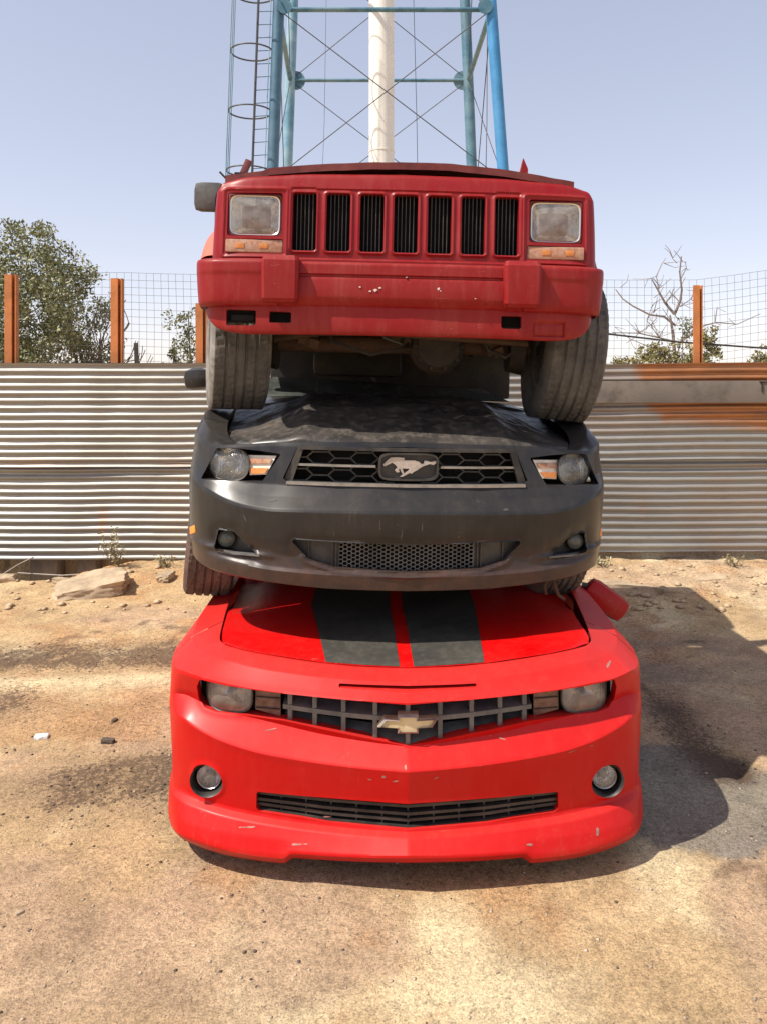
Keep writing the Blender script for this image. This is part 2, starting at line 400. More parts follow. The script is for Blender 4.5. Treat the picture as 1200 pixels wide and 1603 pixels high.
def sheet(name, P, mat, parent=None, hole=None, wall=0.03, wallvec=(0, 1, 0), smooth=35, sel=None, thick=0.0, mask=None, **kw):
    """grid P (nv,nu,3) -> mesh; hole = signed-distance array (negative is cut away); border walls extruded along wallvec*wall"""
    nv, nu = P.shape[:2]; V = P.copy().reshape(-1, 3); idx = np.arange(nv * nu).reshape(nv, nu)
    if hole is not None:
        s = hole.copy(); s[np.abs(s) < 1e-9] = 1e-9
        best = np.full((nv, nu), 9.0); newp = P.copy()
        for dv, du in ((0, 1), (0, -1), (1, 0), (-1, 0)):
            a = [slice(max(0, -dv), nv - max(0, dv)), slice(max(0, -du), nu - max(0, du))]
            b = [slice(max(0, dv), nv - max(0, -dv)), slice(max(0, du), nu - max(0, -du))]
            sa, sb = s[tuple(a)], s[tuple(b)]
            cross = sa * sb < 0
            t = np.where(cross, sa / np.where(cross, sa - sb, 1), 9)
            ok = cross & (t <= 0.5) & (t < best[tuple(a)])
            pn = P[tuple(a)] + (P[tuple(b)] - P[tuple(a)]) * t[..., None]
            bb = best[tuple(a)]; bb[ok] = t[ok]; best[tuple(a)] = bb
            npv = newp[tuple(a)]; npv[ok] = pn[ok]; newp[tuple(a)] = npv
        s2 = np.where(best < 1, 0.0, s); V = newp.reshape(-1, 3); sg = np.sign(s2)
    else: sg = np.ones((nv, nu)); s = sg
    q = np.stack([idx[:-1, :-1], idx[:-1, 1:], idx[1:, 1:], idx[1:, :-1]], -1).reshape(-1, 4)
    if sel is not None:
        q = q[sel(P).reshape(-1)]
    if mask is not None: q = q[mask.reshape(-1)]
    sq = sg.reshape(-1)[q]; so = s.reshape(-1)[q]
    neg = (sq < 0).any(1); pos = (sq > 0).any(1); zero = ~neg & ~pos
    keep = (pos & ~neg) | (zero & (so.sum(1) > 0))
    quads = q[keep]; tris = []
    mixed = q[pos & neg]
    for f in mixed:
        sf = sg.reshape(-1)[f]
        for i in range(4):
            if sf[i] > 0 and sf[i - 1] == 0 and sf[(i + 1) % 4] == 0: tris.append((f[i - 1], f[i], f[(i + 1) % 4]))
    tris = np.array(tris, dtype=np.int64).reshape(-1, 3)
    faces = [quads, tris]
    if (hole is not None or thick) and wall:
        E = [np.stack([f, np.roll(f, -1, 1)], -1).reshape(-1, 2) for f in faces if len(f)]
        E = np.concatenate(E); key = np.sort(E, 1); code = key[:, 0] * (nv * nu) + key[:, 1]
        u, inv, cnt = np.unique(code, return_inverse=True, return_counts=True)
        be = E[cnt[inv] == 1]
        if not thick:
            z0 = (sg.reshape(-1)[be] == 0).all(1); be = be[z0]
        if len(be):
            n0 = len(V); wv = np.array(wallvec, float) * wall
            vs = np.unique(be); mp = np.zeros(n0, dtype=np.int64); mp[vs] = np.arange(len(vs)) + n0
            V = np.concatenate([V, V[vs] + wv])
            wq = np.stack([be[:, 1], be[:, 0], mp[be[:, 0]], mp[be[:, 1]]], -1)
            faces.append(wq)
    me = np_mesh(name, V, faces)
    return link(name, me, mat, parent, smooth, **kw)
# ------------------------------------------------------------------ wheels
def make_wheel(parent, loc, r=0.34, wd=0.24, rim_r=0.22, steer=0.0, camber=0.0, tmat='tyre', smat='tyre_side', blocks=64, flat=0.0, spokes=5):
    w_ = empty('wheel', loc, (0, camber, steer)); w_.parent = parent
    hw = wd / 2
    # inner bead -> sidewall -> shoulder -> tread -> shoulder -> sidewall -> bead
    prof = [(-hw * .80, rim_r - .005), (-hw * .93, rim_r + .01), (-hw * 1.02, rim_r + (r - rim_r) * .42), (-hw * 1.0, rim_r + (r - rim_r) * .72), (-hw * .95, r - .022), (-hw * .88, r - .010)]
    nt_ = 40
    tread = [(-hw * .86 + hw * 1.72 * i / nt_, r - .006 * abs((i / nt_) * 2 - 1) ** 2.5) for i in range(nt_ + 1)]
    pr = prof + tread + [(-a, b) for a, b in prof[::-1]]
    seg = 180; X = np.array([p[0] for p in pr]); Rr = np.array([p[1] for p in pr]); m = len(pr)
    ang = np.linspace(0, 2 * PI, seg, endpoint=False)
    g = np.zeros((seg, m)); tx = X / hw
    istread = np.zeros(m, bool); istread[len(prof):len(prof) + nt_ + 1] = True
    for gx in (-.48, -.16, .16, .48): g += (np.abs(tx - gx) < .038)[None, :] * istread[None, :] * .009
    ph = (ang[:, None] / (2 * PI) * blocks + np.where(np.abs(tx) > .48, 0, 0.5)[None, :] + tx[None, :] * 1.2) % 1
    lat = (ph < .22) & istread[None, :] & ((np.abs(tx) > .50) | ((np.abs(tx) > .2) & (np.abs(tx) < .44)))[None, :]
    g = np.maximum(g, lat * .006)
    sh = ((ang[:, None] / (2 * PI) * blocks) % 1 < .3) & (np.abs(tx) > .86)[None, :] & (Rr > r - .03)[None, :]
    g = np.maximum(g, sh * .005)
    rad = Rr[None, :] - g
    V = np.stack([np.broadcast_to(X, rad.shape), rad * np.cos(ang)[:, None], rad * np.sin(ang)[:, None]], -1)
    V[..., 2] = np.maximum(V[..., 2], -(r - flat))
    V = V.reshape(-1, 3); idx = np.arange(seg * m).reshape(seg, m); nx = np.roll(idx, -1, 0)
    q = np.stack([idx[:, :-1], nx[:, :-1], nx[:, 1:], idx[:, 1:]], -1).reshape(-1, 4)[:, ::-1]
    me = np_mesh('tyre', V, q)
    ty = link('tyre', me, [M[tmat], M[smat]], w_, 30)
    cx = np.abs(np.array([p.center.x for p in me.polygons])) / hw
    me.polygons.foreach_set('material_index', (cx > .9).astype(np.int32))
    rb = MB(); rb.lathe([(-hw * .8, rim_r), (-hw * .7, rim_r - .015), (hw * .6, rim_r - .02), (hw * .78, rim_r), (hw * .8, rim_r - .012), (hw * .5, rim_r - .03)], 48)
    for k in range(spokes):
        a = 2 * PI * k / spokes
        for sg in (-1,):
            rb.box((-hw * .55, math.cos(a) * rim_r * .5, math.sin(a) * rim_r * .5), (.03, .05, rim_r * .95), rot=Matrix.Rotation(-a + PI / 2, 3, 'X'), bev=.006)
    rb.lathe([(-hw * .7, 0), (-hw * .7, .05), (-hw * .5, .065), (-hw * .3, .065)], 24)
    rb.build('rim', M['grey_plastic'], w_)
    db = MB(); db.lathe([(hw * .1, 0.001), (hw * .1, rim_r * .8), (hw * .25, rim_r * .8), (hw * .25, rim_r * .35), (hw * .6, rim_r * .3), (hw * .6, 0.001)], 36)
    db.build('brake_disc', M['rusty'], w_)
    return w_

def head_lamp(parent, poly, yf, depth, lensmat, name='headlight', bezel=None, dome=0.012, refl_depth=0.06, bulb=True, bowl=None):
    """poly (x,z) outline; yf(x,z) front depth. thing part with lens, reflector, bulb sub-parts"""
    n = len(poly); cx = sum(p[0] for p in poly) / n; cz = sum(p[1] for p in poly) / n
    hb = MB()
    ring = [(x, yf(x, z), z) for x, z in poly]; inn = [(cx + (x - cx) * .93, yf(x, z) + .004, cz + (z - cz) * .93) for x, z in poly]
    bk = [(x, yf(x, z) + .03, z) for x, z in poly]
    hb.add(ring + inn + bk, [(i, (i + 1) % n, (i + 1) % n + n, i + n) for i in range(n)] + [(i, i + 2 * n, (i + 1) % n + 2 * n, (i + 1) % n) for i in range(n)])
    root = hb.build(name, M[bezel or 'black_plastic'], parent)
    # domed lens
    lb = MB(); K = 6; vs = [(cx, yf(cx, cz) - dome, cz)]
    for k in range(1, K + 1):
        f = k / K
        for x, z in poly:
            px, pz = cx + (x - cx) * f * .95, cz + (z - cz) * f * .95
            vs.append((px, yf(px, pz) - dome * (1 - f * f) + .003, pz))
    fs = [(0, 1 + i, 1 + (i + 1) % n) for i in range(n)]
    for k in range(K - 1):
        for i in range(n): fs.append((1 + k * n + i, 1 + (k + 1) * n + i, 1 + (k + 1) * n + (i + 1) % n, 1 + k * n + (i + 1) % n))
    lb.add(vs, fs); lb.build('lens', lensmat, root)
    rb = MB(); vs = [(cx, yf(cx, cz) + refl_depth + .01, cz)]
    for k in range(1, K + 1):
        f = k / K
        for x, z in poly:
            px, pz = cx + (x - cx) * f * .94, cz + (z - cz) * f * .94
            vs.append((px, yf(px, pz) + .01 + refl_depth * (1 - f * f), pz))
    rb.add(vs, fs); rb.build('reflector', M['reflector'], root, smooth=60)
    if bulb:
        b2 = MB(); b2.lathe([(yf(cx, cz) + refl_depth, .014), (yf(cx, cz) + refl_depth * .4, .012), (yf(cx, cz) + refl_depth * .3, .003)], 12, 'Y', (cx, 0, cz))
        b2.build('bulb', M['grey_plastic'], root)
    return root
def circ(cx, cz, rx, rz=None, n=28, sq=2.0):
    rz = rz or rx; out = []
    for k in range(n):
        a = 2 * PI * k / n; c, s = math.cos(a), math.sin(a)
        out.append((cx + rx * math.copysign(abs(c) ** (2 / sq), c), cz + rz * math.copysign(abs(s) ** (2 / sq), s)))
    return out
def mx(poly): return [(-x, z) for x, z in poly][::-1]
def follow_bar(mb, xs, zf, yf, h, d, mi=0):
    """horizontal bar following curve; z zf(x), front y yf(x), height h, depth d"""
    vs = []; n = len(xs)
    for x in xs:
        z, y = zf(x), yf(x)
        vs += [(x, y, z - h / 2), (x, y, z + h / 2), (x, y + d, z + h / 2), (x, y + d, z - h / 2)]
    fs = []
    for i in range(n - 1):
        a, b = i * 4, (i + 1) * 4
        fs += [(a, b, b + 1, a + 1), (a + 1, b + 1, b + 2, a + 2), (a + 2, b + 2, b + 3, a + 3), (a + 3, b + 3, b, a)]
    fs += [(0, 1, 2, 3), ((n - 1) * 4 + 3, (n - 1) * 4 + 2, (n - 1) * 4 + 1, (n - 1) * 4)]
    return mb.add(vs, fs, mi)
def frange(a, b, n): return [a + (b - a) * i / (n - 1) for i in range(n)]
def interp(xs, ys): return lambda x, *_: float(np.interp(abs(x), xs, ys))
def wrap_panel(name, P, mat, parent, **kw): return sheet(name, P, mat, parent, **kw)

def chip(P, cx, cz, rx, rz, ang, mat, root):
    '''a paint chip or scrape that follows the panel P'''
    ctr = P[..., 1] < .45; rx *= .62; rz *= .62
    d = np.where(ctr, np.hypot(P[..., 0] - cx, P[..., 2] - cz), 9); R_ = max(rx, rz) * 1.6 + .012
    vv, uu = np.where(d < R_)
    if len(vv) < 4: return
    Q = P[vv.min():vv.max() + 1, uu.min():uu.max() + 1].copy()
    if min(Q.shape[:2]) < 3: return
    # refine the window
    iv = np.linspace(0, Q.shape[0] - 1, (Q.shape[0] - 1) * 4 + 1); iu = np.linspace(0, Q.shape[1] - 1, (Q.shape[1] - 1) * 4 + 1)
    a, b = np.floor(iv).astype(int).clip(0, Q.shape[0] - 2), np.floor(iu).astype(int).clip(0, Q.shape[1] - 2); fa, fb = (iv - a)[:, None, None], (iu - b)[None, :, None]
    Q = (Q[a][:, b] * (1 - fa) * (1 - fb) + Q[a + 1][:, b] * fa * (1 - fb) + Q[a][:, b + 1] * (1 - fa) * fb + Q[a + 1][:, b + 1] * fa * fb)
    x, z = Q[..., 0] - cx, Q[..., 2] - cz; ca, sa = math.cos(ang), math.sin(ang)
    u, v = x * ca + z * sa, -x * sa + z * ca
    s = 1 - np.hypot(u / rx, v / rz) + .9 * fbm(Q[..., 0], Q[..., 2], cx * 9, 70, 3)
    Q[..., 1] -= .0012; Q[..., 2] += .0008
    if (s > 0).sum() < 3: return
    sheet('paint_chip', Q, mat, root, hole=s * .004, wall=0, smooth=60)
M['bare'] = plain('chipped_primer', (.40, .17, .14), .7, 0, .5, 40)
M['scuffed'] = plain('scuffed_grey', (.075, .066, .058), .7, 0, .5, 40)

# ================================================================== RED COUPE (bottom)
def build_red_coupe():
    root = empty('coupe', (0.092, 2.86, 0), label='bright red coupe with twin black bonnet stripes, crushed at the bottom of the stack', cat='car', group='wrecked cars stacked on each other')
    ydep = interp([0, .16, .31, .57, .74, .84, .93], [0, .022, .044, .090, .130, .180, .30])
    # columns: 0,.31,.57,.72,.80,.86 then corner and side
    def row(cs): return cs
    X0 = [0, .16, .31, .57, .72, .815, .882, .936, .975, .997, .997, .965, .94]
    YB = [0, .022, .044, .090, .130, .170, .215, .28, .39, .58, 1.3, 2.6, 4.05]
    EX = [0, .014, .022, .025, .015, .005] + [0] * 7
    def mk(z, dy=0.0, dx=0.0, zs=None, inward=None):
        out = []
        for i, (x, y) in enumerate(zip(X0, YB)):
            zz = float(np.interp(i, [0, 1, 2, 3, 4, 5, 6, 7, 12], z)) if hasattr(z, '__len__') else z
            zz -= EX[i] * (2 - zz) / 2.9
            k = 1.0 if i <= 6 else max(0.0, 1 - (i - 6) * .25)
            nx = 0.0 if i < 4 else min(1, (i - 3) / 5)
            out.append([x + dx * nx, y + dy * (k if i <= 6 else 1 - nx * .8), zz])
        return out
    rows = []
    lipb = [.215, .213, .211, .207, .205, .205, .205, .21, .22]
    rows.append([[x * .985, y + .07, z] for (x, y, z) in mk([v + .012 for v in lipb], 0)])
    rows.append(mk(lipb, .004, .004))
    rows.append(mk([v + .006 for v in lipb], -.008, .008))
    rows.append(mk([.262, .258, .256, .252, .250, .248, .245, .24, .24], -.046, .008))
    rows.append(mk([.270, .266, .264, .260, .258, .256, .253, .25, .25], -.045, .008))
    rows.append(mk([.306, .311, .317, .329, .332, .332, .330, .325, .31], -.004, .004))
    rows.append(mk([.318, .323, .329, .342, .346, .347, .346, .34, .33], .022, .0))
    rows.append(mk([.328, .333, .339, .352, .356, .358, .357, .35, .34], .026, -.006))
    rows.append(mk([.445, .447, .450, .456, .46, .46, .46, .46, .46], .010, -.004))
    rows.append(mk([.535, .545, .555, .580, .60, .62, .62, .62, .60], -.014, .002))
    rows.append(mk([.562, .571, .581, .605, .629, .653, .67, .66, .65], -.021, .004))
    rows.append(mk([.567, .576, .586, .610, .634, .658, .676, .67, .66], -.018, .004))
    rows.append(mk([.626, .642, .660, .701, .716, .730, .735, .73, .73], .048, .004))
    # opening band, straight up to the brow
    rows.append(mk([.700, .712, .725, .752, .760, .765, .765, .76, .76], .028, .002))
    b = mk([.800, .806, .812, .826, .834, .838, .838, .828, .82], -.004, -.004); rows.append(b)
    b = mk([.812, .818, .824, .838, .846, .850, .850, .842, .84], -.004, -.010); rows.append(b)
    mid = [[0, .075, .858], [.16, .08, .863], [.31, .095, .868], [.57, .15, .884], [.70, .205, .895], [.78, .26, .897], [.83, .31, .895], [.868, .37, .893], [.90, .46, .898], [.925, .64, .918], [.935, 1.3, .935], [.91, 2.6, .94], [.86, 4.0, .93]]
    top = [[0, .150, .884], [.16, .152, .889], [.31, .165, .897], [.57, .225, .914], [.68, .27, .921], [.740, .315, .924], [.768, .37, .926], [.783, .45, .930], [.796, .56, .936], [.815, .74, .945], [.855, 1.3, .955], [.82, 2.6, .97], [.76, 3.95, .96]]
    rows.append(mid)
    rows.append([[x * .995, y - .01, z - .001] for x, y, z in top])
    rows.append(top)
    P = loft(rows, step=.0075, coarse_after=9, lin_rows=True)
    P[..., 2] -= .024 * sstep(.425, .465, np.abs(P[..., 0])) * np.clip((.275 - P[..., 2]) / .04, 0, 1) * (P[..., 1] < .5)
    X, Y, Z = P[..., 0], P[..., 1], P[..., 2]; ax = np.abs(X)
    front = (Y < .42)
    # small waviness and dents
    P[..., 1] += np.where(front, .0025 * fbm(X, Z, 3, 4, 3), 0)
    P[..., 2] += np.where((Z > .83), -.010 * np.exp(-(((X - .78) / .07) ** 2 + ((Y - .22) / .09) ** 2)), 0)
    half = [(0, .628), (.24, .664), (.47, .697), (.57, .700), (.74, .702), (.79, .712), (.815, .735), (.817, .80), (.800, .838), (.66, .829), (.47, .820), (.24, .812), (0, .806)]
    upper = full_poly(half)
    h1 = sd_poly(X, Z, upper)
    lh = [(0, .324), (.30, .327), (.40, .336), (.56, .343), (.575, .356), (.572, .426), (0, .428)]
    h2 = sd_poly(X, Z, full_poly(lh), .008)
    h3 = np.minimum(np.hypot(X - .773, Z - .440), np.hypot(X + .773, Z - .440)) - .066
    slot = full_poly([(0, .836), (.258, .842), (.258, .854), (0, .850)]); h5 = sd_poly(X, Z, slot)
    hole = np.where(front, np.minimum(np.minimum(h1, h2), np.minimum(h3, h5)), 1)
    harch = np.hypot(Y - .93, Z - .42) - .39
    harch = np.minimum(harch, np.hypot(Y - 3.55, Z - .42) - .39)
    hole = np.where((Y > .42), harch, hole)
    # raised rolled lips round the openings
    for h, a, wd in ((h3, .006, .012), (h1, .003, .012)):
        P[..., 1] -= np.where(front, a * np.exp(-(h / wd) ** 2), 0)
    cutpoly = [(x, z) for x, z in [(.40, .30), (.40, .70)]]
    # split: bumper cover in front, a wing on each side
    def split(Pq): return None
    cy = lambda P: (P[:-1, :-1, 1] + P[1:, 1:, 1]) / 2
    cxx = lambda P: (P[:-1, :-1, 0] + P[1:, 1:, 0]) / 2
    cz = lambda P: (P[:-1, :-1, 2] + P[1:, 1:, 2]) / 2
    line = lambda P: .48 - (cz(P) - .3) * .30
    fb = lambda P: (cy(P) < line(P))
    nvv, nuu = P.shape[:2]; mid_ = nvv * 2 // 3; ycol = P[mid_, :, 1]; jr = nuu // 2 + int(np.argmin(np.abs(ycol[nuu // 2:] - .43))); jl = nuu - 1 - jr
    qi = np.arange(nuu - 1)[None, :] * np.ones((nvv - 1, 1))
    sheet('bumper_cover', P, M['camaro'], root, hole=hole, wall=.055, mask=(qi > jl) & (qi < jr - 1))
    sheet('wing', P, M['camaro'], root, hole=hole, wall=.03, mask=qi < jl)
    sheet('wing', P, M['camaro'], root, hole=hole, wall=.03, mask=qi > jr - 1)
    for a_ in ((.62, .590, .030, .005, .3), (.70, .600, .012, .004, .1), (-.01, .575, .006, .012, 0), (-.05, .52, .022, .006, .2), (-.09, .535, .010, .008, 0), (-.14, .52, .014, .004, -.2), (.10, .53, .016, .004, .5), (-.40, .268, .05, .004, .1), (-.60, .300, .045, .004, .12), (-.30, .350, .03, .004, .1), (.45, .262, .03, .005, -.1), (.72, .27, .012, .02, 0), (-.52, .66, .03, .003, .2), (.35, .640, .025, .003, -.3), (.80, .87, .020, .006, .4)):
        chip(P, *a_, M['bare'], root)
    # bonnet -----------------------------------------------------
    nu, nv = 200, 150
    u = np.linspace(-1, 1, nu); v = np.linspace(0, 1, nv) ** 1.3
    U, Vv = np.meshgrid(u, v)
    txs = [t[0] for t in top[:6]]; tys = [t[1] for t in top[:6]]
    yfront = np.interp(np.abs(U) * .752, txs, tys) + .010
    y_end = 1.28
    HY = yfront + (y_end - yfront) * Vv
    W = np.interp(HY, [.33, .37, .45, .56, .74, 1.3], [.746, .759, .773, .785, .803, .842]) - .026 * (U > .3) * sstep(.02, .35, Vv) * sstep(.3, .9, U)
    HX = U * np.where(Vv == 0, .746, W)
    edge = np.interp(HY, [.15, .225, .33, .45, .74, 1.3], [.884, .912, .926, .932, .947, .957])
    zf = np.interp(np.abs(HX), [0, .31, .57, .70, .78], [.884, .897, .914, .921, .924])
    HZ = zf + .03 * (1 - (1 - np.clip(Vv * 1.6, 0, 1)) ** 2) * (1 - (np.abs(HX) / .9) ** 2) + .02 * Vv
    HZ += .014 * np.exp(-(HX / .30) ** 4) * sstep(.05, .35, Vv) + .0045
    HZ += .006 * fbm(HX, HY, 5, 5, 3) * sstep(.02, .2, Vv)
    HZ -= .035 * np.exp(-(((np.abs(HX) - .80) / .12) ** 2)) * sstep(.35, .6, Vv)     # pressed in under the wheels
    HZ -= .010 * np.exp(-(np.hypot(np.abs(HX) - .778 * 1.0, 0) / .012) ** 2) * 0
    HZ -= .006 * np.exp(-(Vv / .012) ** 1.0)
    H = np.stack([HX, HY, HZ], -1)
    sheet('bonnet', H, M['camaro_hood'], root, thick=1, wall=.016, wallvec=(0, 0.15, -1))
    # stripes lie 2 mm proud of the bonnet
    cxm = lambda P: (P[:-1, :-1, 0] + P[1:, 1:, 0]) / 2
    for a, b in ((-.316, -.028), (.026, .300)):
        n2 = 60; t = np.linspace(a, b, n2); sel_rows = np.arange(1, nv - 1)
        S = np.zeros((len(sel_rows), n2, 3))
        for r_i, rr in enumerate(sel_rows):
            kk = min(1.0, max(0.0, (HY[rr, 100] - .16) / .62)); a2, b2_ = (-.43, -.062) if a < 0 else (-.002, .335)
            tx = np.linspace(a + (a2 - a) * kk, b + (b2_ - b) * kk, n2)
            S[r_i, :, 0] = tx; S[r_i, :, 1] = np.interp(tx, HX[rr], HY[rr]); S[r_i, :, 2] = np.interp(tx, HX[rr], HZ[rr]) + .0022
        sheet('bonnet_stripe', S, M['stripe'], root)
    # dark channel under the shut gap
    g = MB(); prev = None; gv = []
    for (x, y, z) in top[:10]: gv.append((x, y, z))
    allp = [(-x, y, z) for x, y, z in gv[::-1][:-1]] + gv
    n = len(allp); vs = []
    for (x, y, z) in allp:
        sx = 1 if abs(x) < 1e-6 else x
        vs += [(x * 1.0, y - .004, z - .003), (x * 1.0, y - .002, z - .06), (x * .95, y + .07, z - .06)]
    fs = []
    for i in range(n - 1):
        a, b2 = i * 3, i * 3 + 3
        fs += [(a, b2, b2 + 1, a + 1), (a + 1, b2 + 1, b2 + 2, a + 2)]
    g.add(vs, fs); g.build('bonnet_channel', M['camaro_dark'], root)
    # grille ------------------------------------------------------
    ztop = interp([0, .24, .47, .66, .80], [.806, .804, .810, .822, .835])
    zbot = interp([0, .24, .47, .62, .80], [.622, .642, .668, .690, .712])
    gr = empty('grille'); gr.parent = root
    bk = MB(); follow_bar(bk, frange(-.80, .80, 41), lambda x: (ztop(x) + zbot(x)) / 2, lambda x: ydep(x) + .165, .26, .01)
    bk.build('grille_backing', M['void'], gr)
    xv = [0, .122, .242, .352, .448]
    for x in [-a for a in xv[:0:-1]] + xv:
        b3 = MB(); zt, zb = ztop(x) + .01, zbot(x) - .012; y0 = ydep(x) + .058
        b3.box((x, y0 + .035, (zt + zb) / 2), (.018, .07, zt - zb), bev=.004)
        b3.build('grille_bar', M['grey_plastic'], gr)
    b4 = MB(); follow_bar(b4, frange(-.475, .475, 31), lambda x: zbot(x) + (ztop(x) - zbot(x)) * .53, lambda x: ydep(x) + .056, .018, .065)
    b4.build('grille_bar', M['grey_plastic'], gr)
    # sloping cell floors
    for (f0, dz) in ((0.0, .034), (.56, .022)):
        b5 = MB(); xs = frange(-.475, .475, 31); vs = []
        for x in xs:
            z = zbot(x) + (ztop(x) - zbot(x)) * f0; y = ydep(x) + .055
            vs += [(x, y, z + .004), (x, y + .085, z + dz)]
        b5.add(vs, [(i * 2, i * 2 + 2, i * 2 + 3, i * 2 + 1) for i in range(len(xs) - 1)])
        b5.build('grille_shelf', M['grey_plastic'], gr)
    for sgn in (-1, 1):
        # headlight
        def yf(x, z): return ydep(x) + .058
        hp = circ(sgn * .690, .774, .096, .074, 32, 3.0)
        hp = [(x, min(z, .838)) for x, z in hp]
        head_lamp(root, hp, yf, .05, M['lens_smoke'], dome=.03, refl_depth=.06)
        sh = MB(); sh.prism([(sgn * .49, .66), (sgn * .83, .70), (sgn * .83, .85), (sgn * .49, .85)], lambda x, z: ydep(x) + .135, lambda x, z: ydep(x) + .15)
        sh.build('headlight_housing', M['black_plastic'], root)
        tp = [(sgn * .487, .697), (sgn * .587, .716), (sgn * .587, .826), (sgn * .487, .822)]
        ts = MB(); ts.prism(tp, lambda x, z: ydep(x) + .074, lambda x, z: ydep(x) + .095); o = ts.build('turn_signal', M['smoke_amber'], root)
        for zz in (.725, .767, .80):
            t2 = MB(); t2.box((sgn * .537, ydep(.537) + .070, zz), (.096, .006, .003), rot=(0, 0, sgn * .2)); t2.build('signal_rib', M['black_plastic'], o)
        # fog lamp
        yfo = ydep(.773) + .02
        fo = MB(); fo.lathe([(yfo - .012, .066), (yfo - .008, .062), (yfo + .012, .058), (yfo + .06, .056)], 36, 'Y', (sgn * .773, 0, .440))
        fo.lathe([(yfo + .075, .0), (yfo + .07, .07)], 36, 'Y', (sgn * .773, 0, .440))
        f = fo.build('fog_light_bezel', M['black_plastic'], root)
        head_lamp(f, circ(sgn * .769, .444, .048, n=30), lambda x, z: yfo + .012, .03, M['lens_hazy'], name='fog_light', bezel='chrome', refl_depth=.035)
    # bowtie emblem
    em = MB(); s = .113
    bt = [(-1, -.30), (-.90, .38), (-.78, .42), (-.32, .42), (-.32, .80), (.32, .80), (.32, .42), (1, .42), (.80, -.30), (.32, -.30), (.32, -.72), (-.32, -.72), (-.32, -.30)]
    bt = [(-1.0, -.34), (-.78, .40), (-.34, .40), (-.34, .78), (.34, .78), (.34, .40), (1.0, .40), (.80, -.34), (.34, -.34), (.34, -.74), (-.34, -.74), (-.34, -.34)]
    zc = .716; base = [(x * s, zc + z * s * .42) for x, z in bt]
    em.prism(base, lambda x, z: ydep(x) + .030, lambda x, z: ydep(x) + .062)
    eo = em.build('emblem', M['gold'], root, smooth=20)
    e2 = MB(); n = len(base)
    inner = [(x * .90 if abs(x) > .06 else x * .82, zc + (z - zc) * .76) for x, z in base]
    vs = [(x, ydep(x) + .029, z) for x, z in base] + [(x, ydep(x) + .022, z) for x, z in inner]
    e2.add(vs, [(i, (i + 1) % n, (i + 1) % n + n, i + n) for i in range(n)]); e2.build('emblem_border', M['trim_silver'], eo, smooth=20)
    # lower grille
    zt = interp([0, .572], [.430, .428]); zb = interp([0, .30, .40, .575], [.320, .323, .331, .340])
    lg = empty('lower_grille'); lg.parent = root
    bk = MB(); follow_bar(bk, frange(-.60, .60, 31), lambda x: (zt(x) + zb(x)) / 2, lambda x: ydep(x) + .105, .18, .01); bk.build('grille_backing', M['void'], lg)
    for i in range(5):
        b6 = MB(); fr = .02 + .24 * i
        follow_bar(b6, frange(-.585, .585, 31), lambda x: zb(x) + (zt(x) - zb(x)) * fr, lambda x: ydep(x) + .038 + .006 * (i % 2), .011, .05)
        b6.build('grille_slat', M['black_plastic'], lg)
    for x in frange(-.48, .48, 11):
        b7 = MB(); b7.box((x, ydep(x) + .075, (zt(x) + zb(x)) / 2), (.007, .05, zt(x) - zb(x))); b7.build('grille_rib', M['black_plastic'], lg)
    # side markers
    for sgn in (-1, 1):
        mk_ = MB(); mk_.box((sgn * .966, .375, .665), (.014, .09, .035), rot=(0, 0, sgn * -.33), bev=.005); mk_.build('side_marker', M['amber'], root)
    # wheels and underside
    for sgn in (-1, 1):
        make_wheel(root, (sgn * .80, .93, .435), .335, .25, .24)
        make_wheel(root, (sgn * .80, 3.55, .435), .335, .27, .24)
    ub = MB(); ub.box((0, 2.2, .42), (1.28, 3.4, .36), bev=.05); ub.box((0, .62, .50), (1.2, .62, .30), bev=.03); ub.build('underbody', M['under'], root)
    # crushed cabin and tail
    cb = [];
    for (y, zc_, hw) in ((1.26, .935, .86), (1.45, 1.00, .84), (1.9, 1.045, .80), (2.6, 1.05, .78), (3.2, 1.03, .78), (3.7, 1.0, .78), (4.05, .95, .74), (4.10, .80, .80), (4.12, .45, .85)):
        cb.append([[0, y, zc_], [hw * .5, y, zc_ - .005], [hw * .85, y, zc_ - .02], [hw, y, zc_ - .05], [hw * 1.06, y, zc_ - .10]])
    P2 = loft(cb, step=.03); P2[..., 2] += .018 * fbm(P2[..., 0], P2[..., 1], 2, 3, 4)
    sheet('crushed_roof', P2, M['camaro'], root, thick=1, wall=.05, wallvec=(0, 0, -1))
    ws = MB(); ws.prism([(-.70, 0), (.70, 0), (.62, .30), (-.62, .30)], 0, .006); o = ws.build('windscreen', M['glass'], root); o.location = (0, 1.28, .965); o.rotation_euler = (R(-82), 0, 0)
    # drooping mirror on the right of the picture
    mr = MB(); mr.box((0, 0, 0), (.235, .11, .125), bev=.045)
    o = mr.build('wing_mirror', M['red_clean'], root); o.location = (1.045, 1.14, .875); o.rotation_euler = (R(-8), R(36), R(-12))
    m3 = MB(); m3.box((0, .057, 0), (.19, .006, .09), bev=.02); m3.build('mirror_glass', M['chrome'], o)
    m2 = MB(); m2.tube([(.93, 1.16, .945), (.97, 1.15, .94), (1.01, 1.14, .91)], .016); m2.build('mirror_arm', M['black_plastic'], root)
    root.scale = (1.014, 1, 1)
    return root

